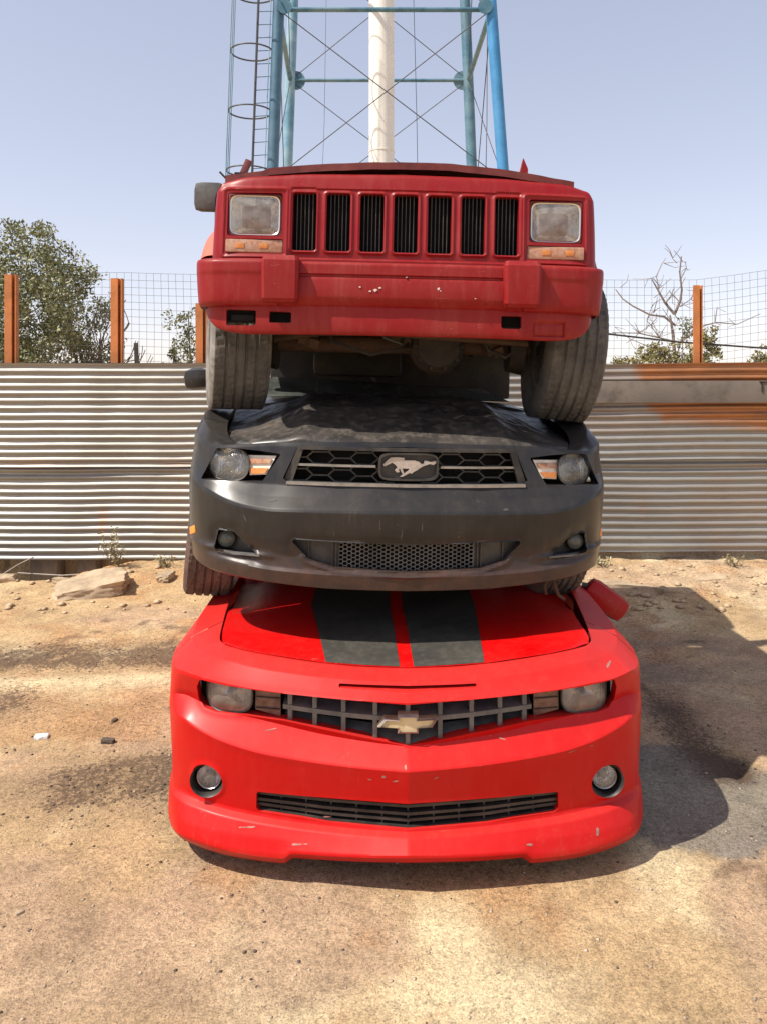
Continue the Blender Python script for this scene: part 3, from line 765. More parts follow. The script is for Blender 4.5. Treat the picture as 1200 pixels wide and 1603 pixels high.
# ================================================================== GREY COUPE (middle)
def hexgrid_bars(mb, x0, x1, z0, z1, hw, hh, yf, t, d, inside, slope=.5):
    """elongated hexagon lattice; hw,hh = half cell pitch; bars of thickness t"""
    cx = 2 * hw; seen = set()
    cols = int((x1 - x0) / (1.5 * hw)) + 3
    for i in range(-1, cols):
        for j in range(-2, int((z1 - z0) / (2 * hh)) + 3):
            c = (x0 + i * 1.5 * hw, z0 + j * 2 * hh + (hh if i % 2 else 0))
            pts = [(c[0] + hw, c[1]), (c[0] + hw * slope, c[1] + hh), (c[0] - hw * slope, c[1] + hh), (c[0] - hw, c[1])]
            for a, b in zip(pts[:-1], pts[1:]):
                m = ((a[0] + b[0]) / 2, (a[1] + b[1]) / 2); key = (round(m[0], 4), round(m[1], 4))
                if key in seen or not inside(*m): continue
                seen.add(key)
                L = math.hypot(b[0] - a[0], b[1] - a[1]); ang = math.atan2(b[1] - a[1], b[0] - a[0])
                mb.box((m[0], yf(m[0]) + d / 2, m[1]), (L + t * .6, d, t), rot=(0, -ang, 0))
def build_grey_coupe():
    root = empty('coupe', (0.095, 3.115, 0.925), (0, R(1.35), R(4.6)), label='matt charcoal grey coupe with galloping horse grille badge, middle of the stack', cat='car', group='wrecked cars stacked on each other')
    ydep = interp([0, .30, .55, .72, .84, .92], [0, .018, .065, .125, .215, .34])
    X0 = [0, .15, .30, .44, .55, .66, .74, .81, .87, .915, .945, .945, .92, .90]
    YB = [0, .005, .018, .038, .064, .098, .135, .185, .255, .36, .58, 1.2, 2.4, 3.6]
    K = [0, 2, 4, 5, 6, 7, 8, 9, 13]
    def mk(z, dy=0.0, dx=0.0):
        out = []
        for i, (x, y) in enumerate(zip(X0, YB)):
            nx = 0.0 if i < 5 else min(1, (i - 4) / 5)
            out.append([x + dx * nx, y + dy * (1 - nx * .75), float(np.interp(i, K, z))])
        return out
    rows = [
        [[x * .97, y + .10, z] for x, y, z in mk([.25, .252, .262, .27, .275, .285, .29, .30, .30])],
        mk([.222, .226, .240, .250, .258, .266, .275, .28, .28], .035, -.02),
        mk([.228, .232, .247, .257, .266, .275, .283, .29, .29], .018, -.012),
        mk([.285, .288, .298, .310, .32, .33, .34, .34, .34], .010, -.004),
        mk([.298, .302, .315, .33, .34, .35, .36, .36, .36], .022, 0),
        mk([.345, .348, .36, .38, .39, .40, .41, .41, .41], .028, 0.004),
        mk([.412, .414, .424, .43, .44, .45, .46, .46, .46], .012, .004),
        mk([.48, .482, .49, .50, .51, .52, .53, .53, .53], .002, .008),
        mk([.545, .543, .540, .548, .565, .59, .61, .62, .62], -.004, .010),
        mk([.556, .554, .550, .560, .578, .605, .63, .65, .65], .002, .008),
        mk([.598, .598, .598, .606, .622, .640, .66, .69, .70], .045, .004),
        mk([.634, .636, .642, .644, .650, .662, .69, .73, .74], .075, .0),
        mk([.70, .70, .70, .70, .705, .71, .735, .77, .78], .088, -.006),
        mk([.803, .801, .795, .788, .782, .778, .79, .81, .82], .112, -.004),
        mk([.822, .820, .812, .803, .796, .793, .81, .83, .84], .120, -.008),
    ]
    top = [[0, .150, .830], [.15, .151, .829], [.30, .163, .825], [.44, .185, .819], [.55, .21, .812], [.66, .243, .803], [.722, .275, .800], [.752, .33, .812], [.775, .41, .835], [.79, .52, .862], [.80, .72, .895], [.82, 1.3, .94], [.80, 2.4, .96], [.76, 3.5, .94]]
    mid = [[0, .135, .826], [.15, .137, .825], [.30, .149, .820], [.44, .17, .812], [.55, .198, .806], [.66, .236, .799], [.745, .28, .799], [.805, .335, .817], [.858, .41, .852], [.895, .52, .885], [.915, .70, .915], [.918, 1.25, .93], [.885, 2.4, .93], [.86, 3.55, .90]]
    rows += [mid, top]
    P = loft(rows, step=.0075, coarse_after=10, lin_rows=True)
    X, Y, Z = P[..., 0].copy(), P[..., 1].copy(), P[..., 2].copy()
    front = Y < .42
    P[..., 1] += np.where(front, .004 * fbm(X, Z, 8, 4, 3), 0)
    grille = full_poly([(0, .650), (.498, .655), (.515, .665), (.46, .792), (.445, .80), (0, .806)])
    def hl(s): return [(s * x, z) for x, z in ((.865, .645), (.60, .648), (.525, .765), (.62, .776), (.735, .784), (.80, .778))]
    intake = full_poly([(0, .300), (.30, .315), (.40, .345), (.47, .42), (.46, .428), (0, .415)])
    def fg(s): return [(s * x, z) for x, z in ((.795, .36), (.775, .445), (.71, .442), (.60, .345), (.68, .345))]
    h1 = sd_poly(X, Z, grille, .006); h2 = np.minimum(sd_poly(X, Z, hl(1), .004), sd_poly(X, Z, hl(-1), .004))
    h3 = sd_poly(X, Z, intake, .010); h4 = np.minimum(sd_poly(X, Z, fg(1), .010), sd_poly(X, Z, fg(-1), .010))
    hole = np.where(Y < .5, np.minimum(np.minimum(h1, h2), np.minimum(h3, h4)), 1)
    for h, a, wd in ((h4, -.012, .03), (h3, -.006, .02)):
        P[..., 1] -= np.where(front & (h > 0), a * np.exp(-(h / wd) ** 2), 0)
    # lip under fog lamp and intake
    P[..., 1] -= np.where(front, .012 * np.exp(-((Z - .325 - .05 * np.abs(X)) / .012) ** 2) * sstep(.50, .6, np.abs(X)), 0)
    P[..., 1] -= np.where(front, .010 * np.exp(-((h3 - .012) / .009) ** 2) * (Z < .36), 0)
    harch = np.minimum(np.hypot(Y - .86, Z - .34) - .39, np.hypot(Y - 3.0, Z - .34) - .39)
    hole = np.where(Y > .5, harch, hole)
    cy = lambda P: (P[:-1, :-1, 1] + P[1:, 1:, 1]) / 2
    cx = lambda P: (P[:-1, :-1, 0] + P[1:, 1:, 0]) / 2
    cz = lambda P: (P[:-1, :-1, 2] + P[1:, 1:, 2]) / 2
    fb = lambda P: (cy(P) < .50 - sstep(.62, .70, cz(P)) * .20)
    nvv, nuu = P.shape[:2]; mid_ = nvv // 2; ycol = P[mid_, :, 1]; jr = nuu // 2 + int(np.argmin(np.abs(ycol[nuu // 2:] - .40))); jl = nuu - 1 - jr
    qi = np.arange(nuu - 1)[None, :] * np.ones((nvv - 1, 1))
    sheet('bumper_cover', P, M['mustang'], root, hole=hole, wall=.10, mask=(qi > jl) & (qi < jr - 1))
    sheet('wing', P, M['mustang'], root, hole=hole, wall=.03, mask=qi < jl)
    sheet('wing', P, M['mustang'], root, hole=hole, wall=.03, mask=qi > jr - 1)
    for a_ in ((-.05, .50, .006, .006, 0), (.20, .45, .006, .010, 0), (-.12, .50, .003, .035, .1), (-.03, .47, .003, .05, -.1), (.05, .49, .004, .04, 0), (-.30, .46, .003, .03, .1), (-.22, .43, .05, .004, 0), (.30, .43, .04, .004, .1), (.52, .36, .03, .004, .8), (-.55, .58, .03, .004, .1), (.40, .56, .02, .005, 0), (-.66, .50, .004, .03, .4)):
        chip(P, *a_, M['scuffed'], root)
    # bonnet ------------------------------------------------------
    nu, nv = 230, 190
    U, Vv = np.meshgrid(np.linspace(-1, 1, nu), np.linspace(0, 1, nv) ** 1.2)
    yfront = np.interp(np.abs(U) * .73, [t[0] for t in top[:7]], [t[1] for t in top[:7]]) - .022
    HY = yfront + (1.22 - yfront) * Vv
    W = np.interp(HY, [.27, .33, .41, .52, .72, 1.3], [.722, .748, .768, .784, .80, .815])
    HX = U * W; ah = np.abs(HX)
    zedge = np.interp(ah, [0, .30, .44, .55, .66, .73], [.830, .825, .819, .812, .803, .800])
    rise = np.interp(HY, [.13, .16, .30, .50, .80, 1.22], [0, .010, .066, .118, .160, .168])
    side = np.interp(HY, [.13, .30, .41, .52, .72, 1.22], [0, .012, .035, .060, .095, .13])
    k = sstep(.30, .74, ah)
    HZ = zedge + rise * (1 - k) + side * k + .004
    HZ += .018 * np.exp(-((ah - .42) / .05) ** 2) * sstep(.0, .10, Vv)               # power-dome creases
    HZ += .010 * np.exp(-(((HX + .44) / .05) ** 2 + ((HY - .17) / .05) ** 2))
    HZ += (.016 * fbm(HX, HY, 3, 4, 3) + .010 * (1 - np.abs(fbm(HX, HY, 9, 7, 3)) * 4)) * sstep(.05, .3, Vv) * (1 - .6 * k)
    HZ -= .05 * np.exp(-(((ah - .80) / .16) ** 2 + ((HY - .70) / .30) ** 2))          # pushed in by the wheels above
    HZ -= .016 * np.exp(-((HY - yfront) / .010))
    H = np.stack([HX, HY, HZ], -1)
    sheet('bonnet', H, M['mustang_hood'], root, thick=1, wall=.018, wallvec=(0, .1, -1))
    ib = MB(); ib.box((0, .75, .70), (1.35, .9, .16), bev=.03); ib.build('engine_block', M['void'], root)
    # grille --------------------------------------------------------
    gr = empty('grille'); gr.parent = root
    yg = lambda x: ydep(x) + .125
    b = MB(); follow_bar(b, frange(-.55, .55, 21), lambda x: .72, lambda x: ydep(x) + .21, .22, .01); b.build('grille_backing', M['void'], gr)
    inside = lambda x, z: (sd_poly(np.array([x]), np.array([z]), grille)[0] < .0) and not (abs(x - 0) < .122 and .665 < z < .79)
    for s in (-1, 1):
        b = MB(); hexgrid_bars(b, -.54, .54, .655, .80, .060, .0245, yg, .006, .028, lambda x, z: inside(x, z) and x * s > 0, .55); b.build('grille_mesh', M['black_plastic'], gr, smooth=0)
    for s in (-1, 1):
        b = MB(); follow_bar(b, frange(s * .135, s * .455, 9), lambda x: .724, lambda x: ydep(x) + .098, .0095, .02); b.build('grille_bar', M['trim_silver'], gr)
        for (zz, xx) in ((.665, .49), (.795, .445)):
            pass
    b = MB(); follow_bar(b, frange(-.50, .50, 25), lambda x: .651 - .002, lambda x: ydep(x) + .066, .012, .03); b.build('grille_trim', M['trim_silver'], gr)
    b = MB(); follow_bar(b, frange(-.45, .45, 25), lambda x: .796, lambda x: ydep(x) + .085, .014, .03); b.build('grille_frame', M['black_plastic'], gr)
    for s in (-1, 1):
        b = MB(); b.prism([(s * .43, .80), (s * .455, .80), (s * .512, .655), (s * .475, .655)], lambda x, z: ydep(x) + .095, lambda x, z: ydep(x) + .13); b.build('grille_frame', M['black_plastic'], gr)
    # emblem plate + horse
    b = MB(); out = circ(0, .726, .124, .058, 32, 5); n = len(out)
    inn = [(x * .93, .726 + (z - .726) * .87) for x, z in out]
    vs = [(x, .085, z) for x, z in out] + [(x, .085, z) for x, z in inn] + [(x, .12, z) for x, z in out] + [(x, .12, z) for x, z in inn]
    fs = [(i, (i + 1) % n, (i + 1) % n + n, i + n) for i in range(n)] + [(i, i + 2 * n, (i + 1) % n + 2 * n, (i + 1) % n) for i in range(n)] + [(i + n, (i + 1) % n + n, (i + 1) % n + 3 * n, i + 3 * n) for i in range(n)]
    b.add(vs, fs); b.prism(inn, .108, .125); pl = b.build('emblem_plate', M['black_plastic'], gr)
    hp = [(225, 330), (255, 300), (290, 260), (330, 225), (380, 222), (450, 220), (530, 228), (528, 262), (600, 262), (680, 262), (740, 280), (790, 318), (815, 305), (825, 262), (870, 268), (920, 282), (990, 262), (998, 295), (960, 325), (900, 312), (850, 330), (810, 345), (765, 370), (720, 405), (670, 432), (640, 458), (612, 448), (575, 468), (510, 505), (470, 505), (525, 462), (560, 436), (600, 405), (600, 385), (545, 385), (505, 380), (520, 430), (535, 462), (512, 468), (480, 420), (468, 385), (452, 395), (462, 438), (420, 443), (395, 410), (432, 372), (400, 330), (350, 300), (320, 318), (275, 340), (245, 358)]
    hp = [((x - 610) / 9.23 * .00262 + .004, .727 - (y - 355) / 9.23 * .00262) for x, y in hp]
    b = MB(); b.prism(hp, .093, .109); b.build('horse_badge', M['pewter'], pl, smooth=20)
    # head lamps ------------------------------------------------------
    for s in (-1, 1):
        # housing back
        b = MB(); b.prism([(s * .50, .63), (s * .89, .62), (s * .86, .81), (s * .50, .80)], lambda x, z: ydep(x) + .19, lambda x, z: ydep(x) + .20); b.build('headlight_housing', M['black_plastic'], root)
        yf = lambda x, z: ydep(x) + .075 + (z - .65) * .25
        head_lamp(root, circ(s * .748, .712, .090, .070, 32, 2.6), yf, .05, M['lens'], dome=.022, refl_depth=.05)
        q = [(s * .655, .670), (s * .585, .676), (s * .545, .755), (s * .668, .752)]
        b = MB(); b.prism(q, lambda x, z: yf(x, z) + .018, lambda x, z: yf(x, z) + .04); o = b.build('turn_signal', M['white_lens'], root)
        b = MB(); b.prism([(s * .651, .676), (s * .592, .681), (s * .577, .703), (s * .656, .700)], lambda x, z: yf(x, z) + .010, lambda x, z: yf(x, z) + .016); b.build('amber_lens', M['dim_amber'], o)
        b = MB(); b.prism([(s * .659, .718), (s * .572, .723), (s * .562, .742), (s * .662, .740)], lambda x, z: yf(x, z) + .010, lambda x, z: yf(x, z) + .016); b.build('upper_lens', M['pale_amber'], o)
        # fog lamp pocket
        b = MB(); b.prism([(s * .57, .33), (s * .82, .33), (s * .80, .46), (s * .69, .46)], lambda x, z: ydep(x) + .075, lambda x, z: ydep(x) + .085); fo = b.build('fog_light_pocket', M['black_plastic'], root)
        head_lamp(fo, circ(s * .745, .400, .036, n=22), lambda x, z: ydep(.745) + .052, .02, M['glass'], name='fog_light', refl_depth=.02)
        b = MB(); follow_bar(b, frange(s * .60, s * .79, 8), lambda x: .351, lambda x: ydep(x) + .012, .007, .03); b.build('fog_trim', M['grey_plastic'], fo)
        b = MB(); b.box((s * .902, .328, .412), (.014, .085, .034), rot=(R(-16), 0, s * -.42), bev=.005); b.build('side_marker', M['amber'], root)
    # lower intake mesh
    li = empty('lower_grille'); li.parent = root
    b = MB(); follow_bar(b, frange(-.52, .52, 17), lambda x: .36, lambda x: ydep(x) + .13, .20, .01); b.build('grille_backing', M['void'], li)
    ins = lambda x, z: sd_poly(np.array([x]), np.array([z]), intake)[0] < .004
    b = MB(); hexgrid_bars(b, -.27, .27, .30, .42, .0115, .0085, lambda x: ydep(x) + .06, .0034, .008, lambda x, z: ins(x, z) and abs(x) < .275, .5); b.build('grille_mesh', M['grey_plastic'], li, smooth=0)
    for s in (-1, 1):
        b = MB(); pts = [(.275, .295), (.36, .315), (.43, .355), (.48, .42), (.40, .43), (.275, .43)]
        b.prism([(s * x, z) for x, z in pts], lambda x, z: ydep(x) + .062, lambda x, z: ydep(x) + .07); b.build('intake_blank', M['black_plastic'], li)
        for xx in (.29, .305, .40):
            b = MB(); b.box((s * xx, ydep(xx) + .056, .37), (.005, .008, .11)); b.build('intake_rib', M['black_plastic'], li)
    # wheels, underside
    make_wheel(root, (-.895, .90, .322), .345, .235, .22, steer=R(8), camber=R(4), tmat='tyre_dust', smat='tyre_red')
    make_wheel(root, (.80, .90, .325), .345, .235, .22, steer=R(10), camber=R(0), tmat='tyre_dust', smat='tyre_red')
    for s in (-1, 1): make_wheel(root, (s * .80, 3.0, .335), .335, .25, .22)
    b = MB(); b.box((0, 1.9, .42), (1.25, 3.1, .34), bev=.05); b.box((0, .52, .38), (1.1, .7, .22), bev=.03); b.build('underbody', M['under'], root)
    b = MB(); b.tube([(-.80, .88, .33), (-.40, .85, .27), (.40, .85, .27), (.80, .88, .33)], .028); b.tube([(-.62, .55, .25), (-.45, .7, .24), (-.3, .9, .25)], .022)
    b.tube([(-.7, .9, .3), (-.66, .78, .4), (-.6, .9, .5)], .03); b.box((-.60, .86, .30), (.12, .16, .12), bev=.03); b.box((-.52, .74, .22), (.06, .05, .10), bev=.01); b.build('suspension', M['rusty'], root)
    b = MB(); b.tube([(.66, .25, .27), (.67, .24, .20), (.69, .245, .15), (.72, .25, .13)], .008, 6); b.tube([(.66, .25, .25), (.63, .25, .19), (.64, .26, .15)], .006, 6); b.build('torn_bracket', M['rusty'], root)
    # crushed cabin
    cb = []
    for (y, z, hw) in ((1.20, .97, .80), (1.40, .985, .80), (1.9, .99, .78), (2.6, .98, .76), (3.2, .93, .74), (3.58, .90, .72), (3.64, .75, .80), (3.66, .40, .82)):
        cb.append([[0, y, z], [hw * .5, y, z - .005], [hw * .85, y, z - .02], [hw, y, z - .05], [hw * 1.08, y, z - .12]])
    P2 = loft(cb, step=.03); P2[..., 2] += .02 * fbm(P2[..., 0], P2[..., 1], 6, 3, 4)
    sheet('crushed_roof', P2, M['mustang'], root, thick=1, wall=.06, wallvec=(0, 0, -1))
    b = MB(); b.add([(-.72, 1.24, .985), (.70, 1.24, .985), (.60, 1.62, 1.06), (-.66, 1.66, 1.10)], [(0, 1, 2, 3)]); b.build('windscreen', M['glass'], root)
    # mirror on the left of the picture
    b = MB(); b.box((0, 0, 0), (.15, .12, .125), bev=.05); o = b.build('wing_mirror', M['mustang_clean'], root); o.location = (-1.085, 1.50, 1.075); o.rotation_euler = (0, R(-6), 0)
    b = MB(); b.box((0, .061, 0), (.12, .006, .09), bev=.02); b.build('mirror_glass', M['chrome'], o)
    b = MB(); b.tube([(-1.03, 1.50, 1.05), (-.95, 1.5, 1.0), (-.88, 1.5, .95)], .022); b.build('mirror_arm', M['black_plastic'], root)
    root.scale = (1.012, 1, 1)
    return root

# ================================================================== RED SUV (top)
def rr_frame(mb, x0, x1, z0, z1, y, t, d, r=.012, back=.02):
    """rounded rectangular ring, thickness t, standing proud from y-d to y+back"""
    def rect(x0, x1, z0, z1, r):
        o = []
        for (cx, cz, a0) in ((x1 - r, z0 + r, -90), (x1 - r, z1 - r, 0), (x0 + r, z1 - r, 90), (x0 + r, z0 + r, 180)):
            for k in range(5):
                a = R(a0 + 22.5 * k); o.append((cx + r * math.cos(a), cz + r * math.sin(a)))
        return o
    A = rect(x0, x1, z0, z1, r); B = rect(x0 + t * .3, x1 - t * .3, z0 + t * .3, z1 - t * .3, r * .9); B2 = rect(x0 + t * .7, x1 - t * .7, z0 + t * .7, z1 - t * .7, r * .8); Cc = rect(x0 + t, x1 - t, z0 + t, z1 - t, r * .7); n = len(A)
    yy = y if callable(y) else (lambda x: y)
    vs = [(x, yy(x) + .002, z) for x, z in A] + [(x, yy(x) - d, z) for x, z in B] + [(x, yy(x) - d, z) for x, z in B2] + [(x, yy(x) + .002, z) for x, z in Cc] + [(x, yy(x) + back, z) for x, z in Cc]
    fs = []
    for k in range(4):
        fs += [(k * n + i, k * n + (i + 1) % n, (k + 1) * n + (i + 1) % n, (k + 1) * n + i) for i in range(n)]
    return mb.add(vs, fs)
def build_suv():
    chipm = plain('bare_filler', (.62, .55, .48), .7)
    root = empty('off_roader', (0.060, 3.16, 1.835), (0, R(1.3), R(0.6)), label='boxy dark red off-roader with seven slot grille balanced on top of the stack', cat='car', group='wrecked cars stacked on each other')
    yh = interp([0, .50, .68, .74, .78, .795], [.115, .122, .130, .142, .170, .24])
    # header panel
    Xh = [0, .20, .40, .55, .68, .755, .800, .820, .826, .828]
    Yh = [0, .002, .005, .009, .016, .026, .045, .075, .13, .20]
    def mk(z, dy=0, dx=0, tp=0):
        return [[x + dx * min(1, max(0, (i - 4) / 3)), .112 + y + dy * (1 if i < 6 else .4), float(np.interp(i, [0, 2, 4, 6, 9], z))] for i, (x, y) in enumerate(zip(Xh, Yh))]
    rows = [mk([.655] * 5, .03), mk([.660] * 5, .004), mk([.70] * 5, 0), mk([.84] * 5, .006, -.004), mk([.975] * 5, .014, -.012),
            mk([1.000, .998, .992, .985, .99], .018, -.016), mk([1.050, 1.046, 1.030, 1.008, 1.012], .030, -.03),
            mk([1.066, 1.062, 1.044, 1.018, 1.02], .048, -.045), mk([1.074, 1.070, 1.052, 1.026, 1.026], .085, -.07)]
    P = loft(rows, step=.0065)
    X, Z = P[..., 0].copy(), P[..., 2].copy(); fr = P[..., 1] < .22
    h = np.full(X.shape, 1.0)
    sl = [(-.426 + .142 * i) for i in range(7)]
    for x in sl:
        h = np.minimum(h, sd_poly(X, Z, [(x - .050, .722), (x + .050, .722), (x + .050, .972), (x - .050, .972)], .010))
    hl = np.full(X.shape, 1.0)
    for s in (-1, 1):
        p1 = [(s * .520, .782), (s * .752, .782), (s * .752, .968), (s * .520, .968)]
        p2 = [(s * .512, .708), (s * .758, .708), (s * .758, .768), (s * .512, .768)]
        hl = np.minimum(hl, np.minimum(sd_poly(X, Z, p1, .010), sd_poly(X, Z, p2, .006)))
    # grooves and ridges pressed in the panel
    rd = np.abs(h - .0135); P[..., 1] -= np.where(fr, .0075 * np.exp(-((h - .006) / .006) ** 2), 0)
    fxo = np.minimum.reduce([np.abs(sd_poly(X, Z, [(s * .496, .693), (s * .772, .693), (s * .768, .985), (s * .496, .985)], .012)) for s in (-1, 1)])
    P[..., 1] -= np.where(fr, .008 * np.exp(-(fxo / .006) ** 2), 0)
    P[..., 1] += np.where(fr & (Z < .992) & (Z > .69) & (np.abs(X) < .485), .006, 0)
    hole = np.minimum(h, hl)
    hole = np.where(P[..., 1] < .24, hole, 1)
    sheet('header_panel', P, M['jeep'], root, hole=hole, wall=.04)
    # grille fins
    gr = empty('grille'); gr.parent = root
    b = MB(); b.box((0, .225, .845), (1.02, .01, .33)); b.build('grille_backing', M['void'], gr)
    for x in sl:
        b = MB()
        for k in (-.033, -.0165, 0, .0165, .033): b.box((x + k, .165, .847), (.0032, .02, .26))
        b.build('grille_fin', M['black_plastic'], gr)
    for s in (-1, 1):
        yl = .142
        head_lamp(root, circ(s * .637, .873, .106, .085, 36, 7), lambda x, z: yl + .006, .05, M['lens_hazy'], bezel='chrome', dome=.012, refl_depth=.06)
        b = MB(); b.box((s * .636, .20, .845), (.28, .012, .30)); b.build('headlight_housing', M['jeep_hood'], root)
        b = MB(); b.box((s * .635, .142, .738), (.242, .03, .056), bev=.006); o = b.build('turn_signal', M['pale_amber'], root)
        b = MB(); b.box((s * .595, .1262, .738), (.036, .003, .022), bev=.001); b.build('signal_bulb', M['dim_amber'], o)
        b = MB(); b.box((s * .695, .1262, .738), (.036, .003, .022), bev=.001); b.build('signal_bulb', M['dim_amber'], o)
        # inner surround of lamp
        b = MB(); rr_frame(b, min(s * .522, s * .75), max(s * .522, s * .75), .784, .966, .150, .012, .0, .010, .03); b.build('headlight_surround', M['jeep_hood'], root)
    # bonnet seen edge on, slightly lifted, warped
    hx = np.linspace(-.755, .735, 120); hy = np.linspace(0, 1.25, 60); HX, HY = np.meshgrid(hx, hy)
    HZ = 1.112 - .050 * (np.abs(HX) / .74) ** 2.2 + .008 * np.sin(HX * 5 + 1) * .6 + .018 * HY / 1.25 + .003 * fbm(HX, HY, 2, 9, 2)
    HZ += .016 * sstep(-.40, -.45, HX) * 0 - .010 * sstep(-.56, -.60, HX)
    top_ = np.stack([HX, .145 + HY + .03 * (np.abs(HX) / .75) ** 3, HZ], -1)
    sheet('bonnet', top_, M['jeep_hood'], root, thick=1, wall=.030, wallvec=(0, .10, -1))
    b = MB(); b.box((-.02, .215, 1.062), (1.40, .05, .02), rot=(R(10), 0, 0), bev=.004); b.build('bonnet_inner_frame', M['void'], root)
    b = MB(); b.box((0, .20, 1.055), (.05, .06, .035), bev=.006); b.build('bonnet_latch', M['rusty'], root)
    # wings: box sections
    for s in (-1, 1):
        ws = []
        for (y, xo) in ((.30, .792), (.45, .80), (.8, .80), (1.3, .80), (1.9, .80)):
            xo += .03; ws.append([[s * .70, y, 1.055 - .01], [s * .785, y, 1.045], [s * .808, y, 1.02], [s * xo, y, .96], [s * xo, y, .80], [s * xo, y, .62], [s * xo, y, .40]])
        Pw = loft(ws, step=.02, mirror=False); 
        if s > 0: Pw = Pw[:, ::-1]
        hw_ = np.hypot(Pw[..., 1] - .72, Pw[..., 2] - .40) - .44
        sheet('wing', Pw, M['jeep'], root, hole=np.where(Pw[..., 2] < .9, hw_, 1), wall=.03, wallvec=(-s, 0, 0))
        # flare
        fl = []; 
        for k in range(17):
            a = R(38 + 8.6 * k); ca, sa = math.cos(a), math.sin(a)
            ro = []
            for (xo, r) in ((.80, .520), (.850, .515), (.888, .490), (.895, .460), (.885, .435), (.80, .428)):
                ro.append([s * xo, .72 - r * ca, .405 + r * sa])
            fl.append(ro)
        Pf = loft(fl, step=.02, mirror=False)
        if s > 0: Pf = Pf[:, ::-1]
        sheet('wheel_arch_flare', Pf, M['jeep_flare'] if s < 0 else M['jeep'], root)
    # bumper ------------------------------------------------------------
    prof = [(.10, .660), (.03, .662), (.006, .656), (.0, .646), (.0, .610), (.010, .605), (.010, .598), (.0, .592), (-.004, .55), (-.002, .515), (.012, .492), (.03, .476), (.055, .468), (.10, .465)]
    def sweep(xs, yo, zs=None, pf=prof, zk=None):
        rows = []
        for (y, z) in pf:
            rows.append([[x, y + dy, (z if zk is None else .66 + (z - .66) * zk[i])] for i, (x, dy) in enumerate(zip(xs, yo))])
        return rows[::-1]
    Pb = loft(sweep([0, .2, .38, .50], [0, 0, .003, .006]), step=.008)
    Pb[..., 1] += .003 * fbm(Pb[..., 0], Pb[..., 2], 4, 6, 3)
    sheet('bumper', Pb, M['jeep_trim'], root)
    for s in (-1, 1):
        pe = [(.10, .668), (.03, .670), (.006, .664), (-.004, .650), (-.004, .615), (.0, .600), (.002, .55), (.004, .51), (.008, .488), (.016, .476), (.04, .470)]
        rows = sweep([.50, .56, .66, .76, .815, .848, .862, .868], [.006, .006, .012, .028, .055, .10, .17, .30], None, pe)
        for i, r_ in enumerate(rows):       # corners tuck in towards the bottom
            f = (.66 - r_[0][2]) / .2
            for j in range(3, 8): r_[j][0] -= max(0, f) ** 2 * .02 * (j - 2) / 5
        Pe = loft(rows, step=.009, mirror=False); Pe[..., 0] *= s
        if s < 0: Pe = Pe[:, ::-1]
        sheet('bumper_end_cap', Pe, M['jeep_trim'], root)
        b = MB(); x = s * .487
        vs = []
        for (z, hw_, yf_) in ((.485, .066, -.022), (.50, .072, -.036), (.60, .074, -.046), (.655, .074, -.044), (.676, .068, -.030), (.680, .062, .0)):
            vs.append((z, hw_, yf_))
        ring = []
        for (z, hw_, yf_) in vs: ring.append([(x - hw_, .03, z), (x - hw_, yf_ + .014, z), (x - hw_ + .012, yf_, z), (x + hw_ - .012, yf_, z), (x + hw_, yf_ + .014, z), (x + hw_, .03, z)])
        flat_ = [p for r_ in ring for p in r_]
        fs = []
        for i in range(len(ring) - 1):
            for j in range(5): fs.append((i * 6 + j, i * 6 + j + 1, (i + 1) * 6 + j + 1, (i + 1) * 6 + j))
        fs.append(tuple(range(6))[::-1]); fs.append(tuple((len(ring) - 1) * 6 + j for j in range(6)))
        b.add(flat_, fs); b.build('bumper_guard', M['jeep_trim'], root, smooth=28)
    for cx_, cz_, s_ in ((-.105, .545, .016), (-.085, .555, .011), (-.125, .540, .008), (.15, .556, .011), (.158, .548, .006), (-.165, .556, .007), (.30, .52, .005), (.02, .60, .006)):
        b = MB(); pts = [(cx_ + s_ * .75 * rng.uniform(.3, 1.2) * math.cos(a_), cz_ + s_ * .5 * rng.uniform(.3, 1.2) * math.sin(a_)) for a_ in np.linspace(0, 2 * PI, 8, endpoint=False)]
        b.prism(pts, -.0065, .004); b.build('paint_chip', chipm, root, smooth=0)
    # valance ---------------------------------------------------------------
    xs = [0, .25, .45, .60, .70, .76, .80, .83]
    ys = [.03, .032, .036, .045, .065, .09, .125, .20]
    zb = [.362, .362, .360, .358, .366, .385, .42, .455]
    rows = [[[x * .99, y + .06, z + .012] for x, y, z in zip(xs, ys, zb)], [[x, y + .012, z - .002] for x, y, z in zip(xs, ys, zb)], [[x, y, z + .010] for x, y, z in zip(xs, ys, zb)],
            [[x, y - .004, z + .05] for x, y, z in zip(xs, ys, zb)], [[x + .01 * (x > .7), y - .002, max(.478, z + .03)] for x, y, z in zip(xs, ys, zb)], [[x + .01 * (x > .7), y + .03, max(.49, z + .04)] for x, y, z in zip(xs, ys, zb)]]
    Pv = loft(rows, step=.007); X, Z = Pv[..., 0].copy(), Pv[..., 2].copy()
    Pv[..., 1] += .004 * fbm(X, Z, 12, 5, 3)
    hv = np.minimum.reduce([sd_poly(X, Z, [(-.716, .392), (-.59, .392), (-.59, .455), (-.716, .458)], .004), sd_poly(X, Z, [(-.535, .405), (-.445, .405), (-.445, .450), (-.535, .452)], .004),
                            sd_poly(X, Z, [(.413, .402), (.497, .402), (.497, .455), (.413, .455)], .004)])
    pan = sd_poly(X, Z, [(.55, .375), (.68, .375), (.68, .432), (.55, .432)], .004); Pv[..., 1] += np.where(pan < 0, .008, 0) + .004 * np.exp(-(pan / .006) ** 2)
    sheet('valance', Pv, M['jeep_trim'], root, hole=hv, wall=.03)
    b = MB(); b.box((0, .16, .47), (1.5, .10, .12), bev=.02); b.box((-.65, .11, .425), (.10, .06, .03), bev=.01); b.build('bumper_beam', M['void'], root)
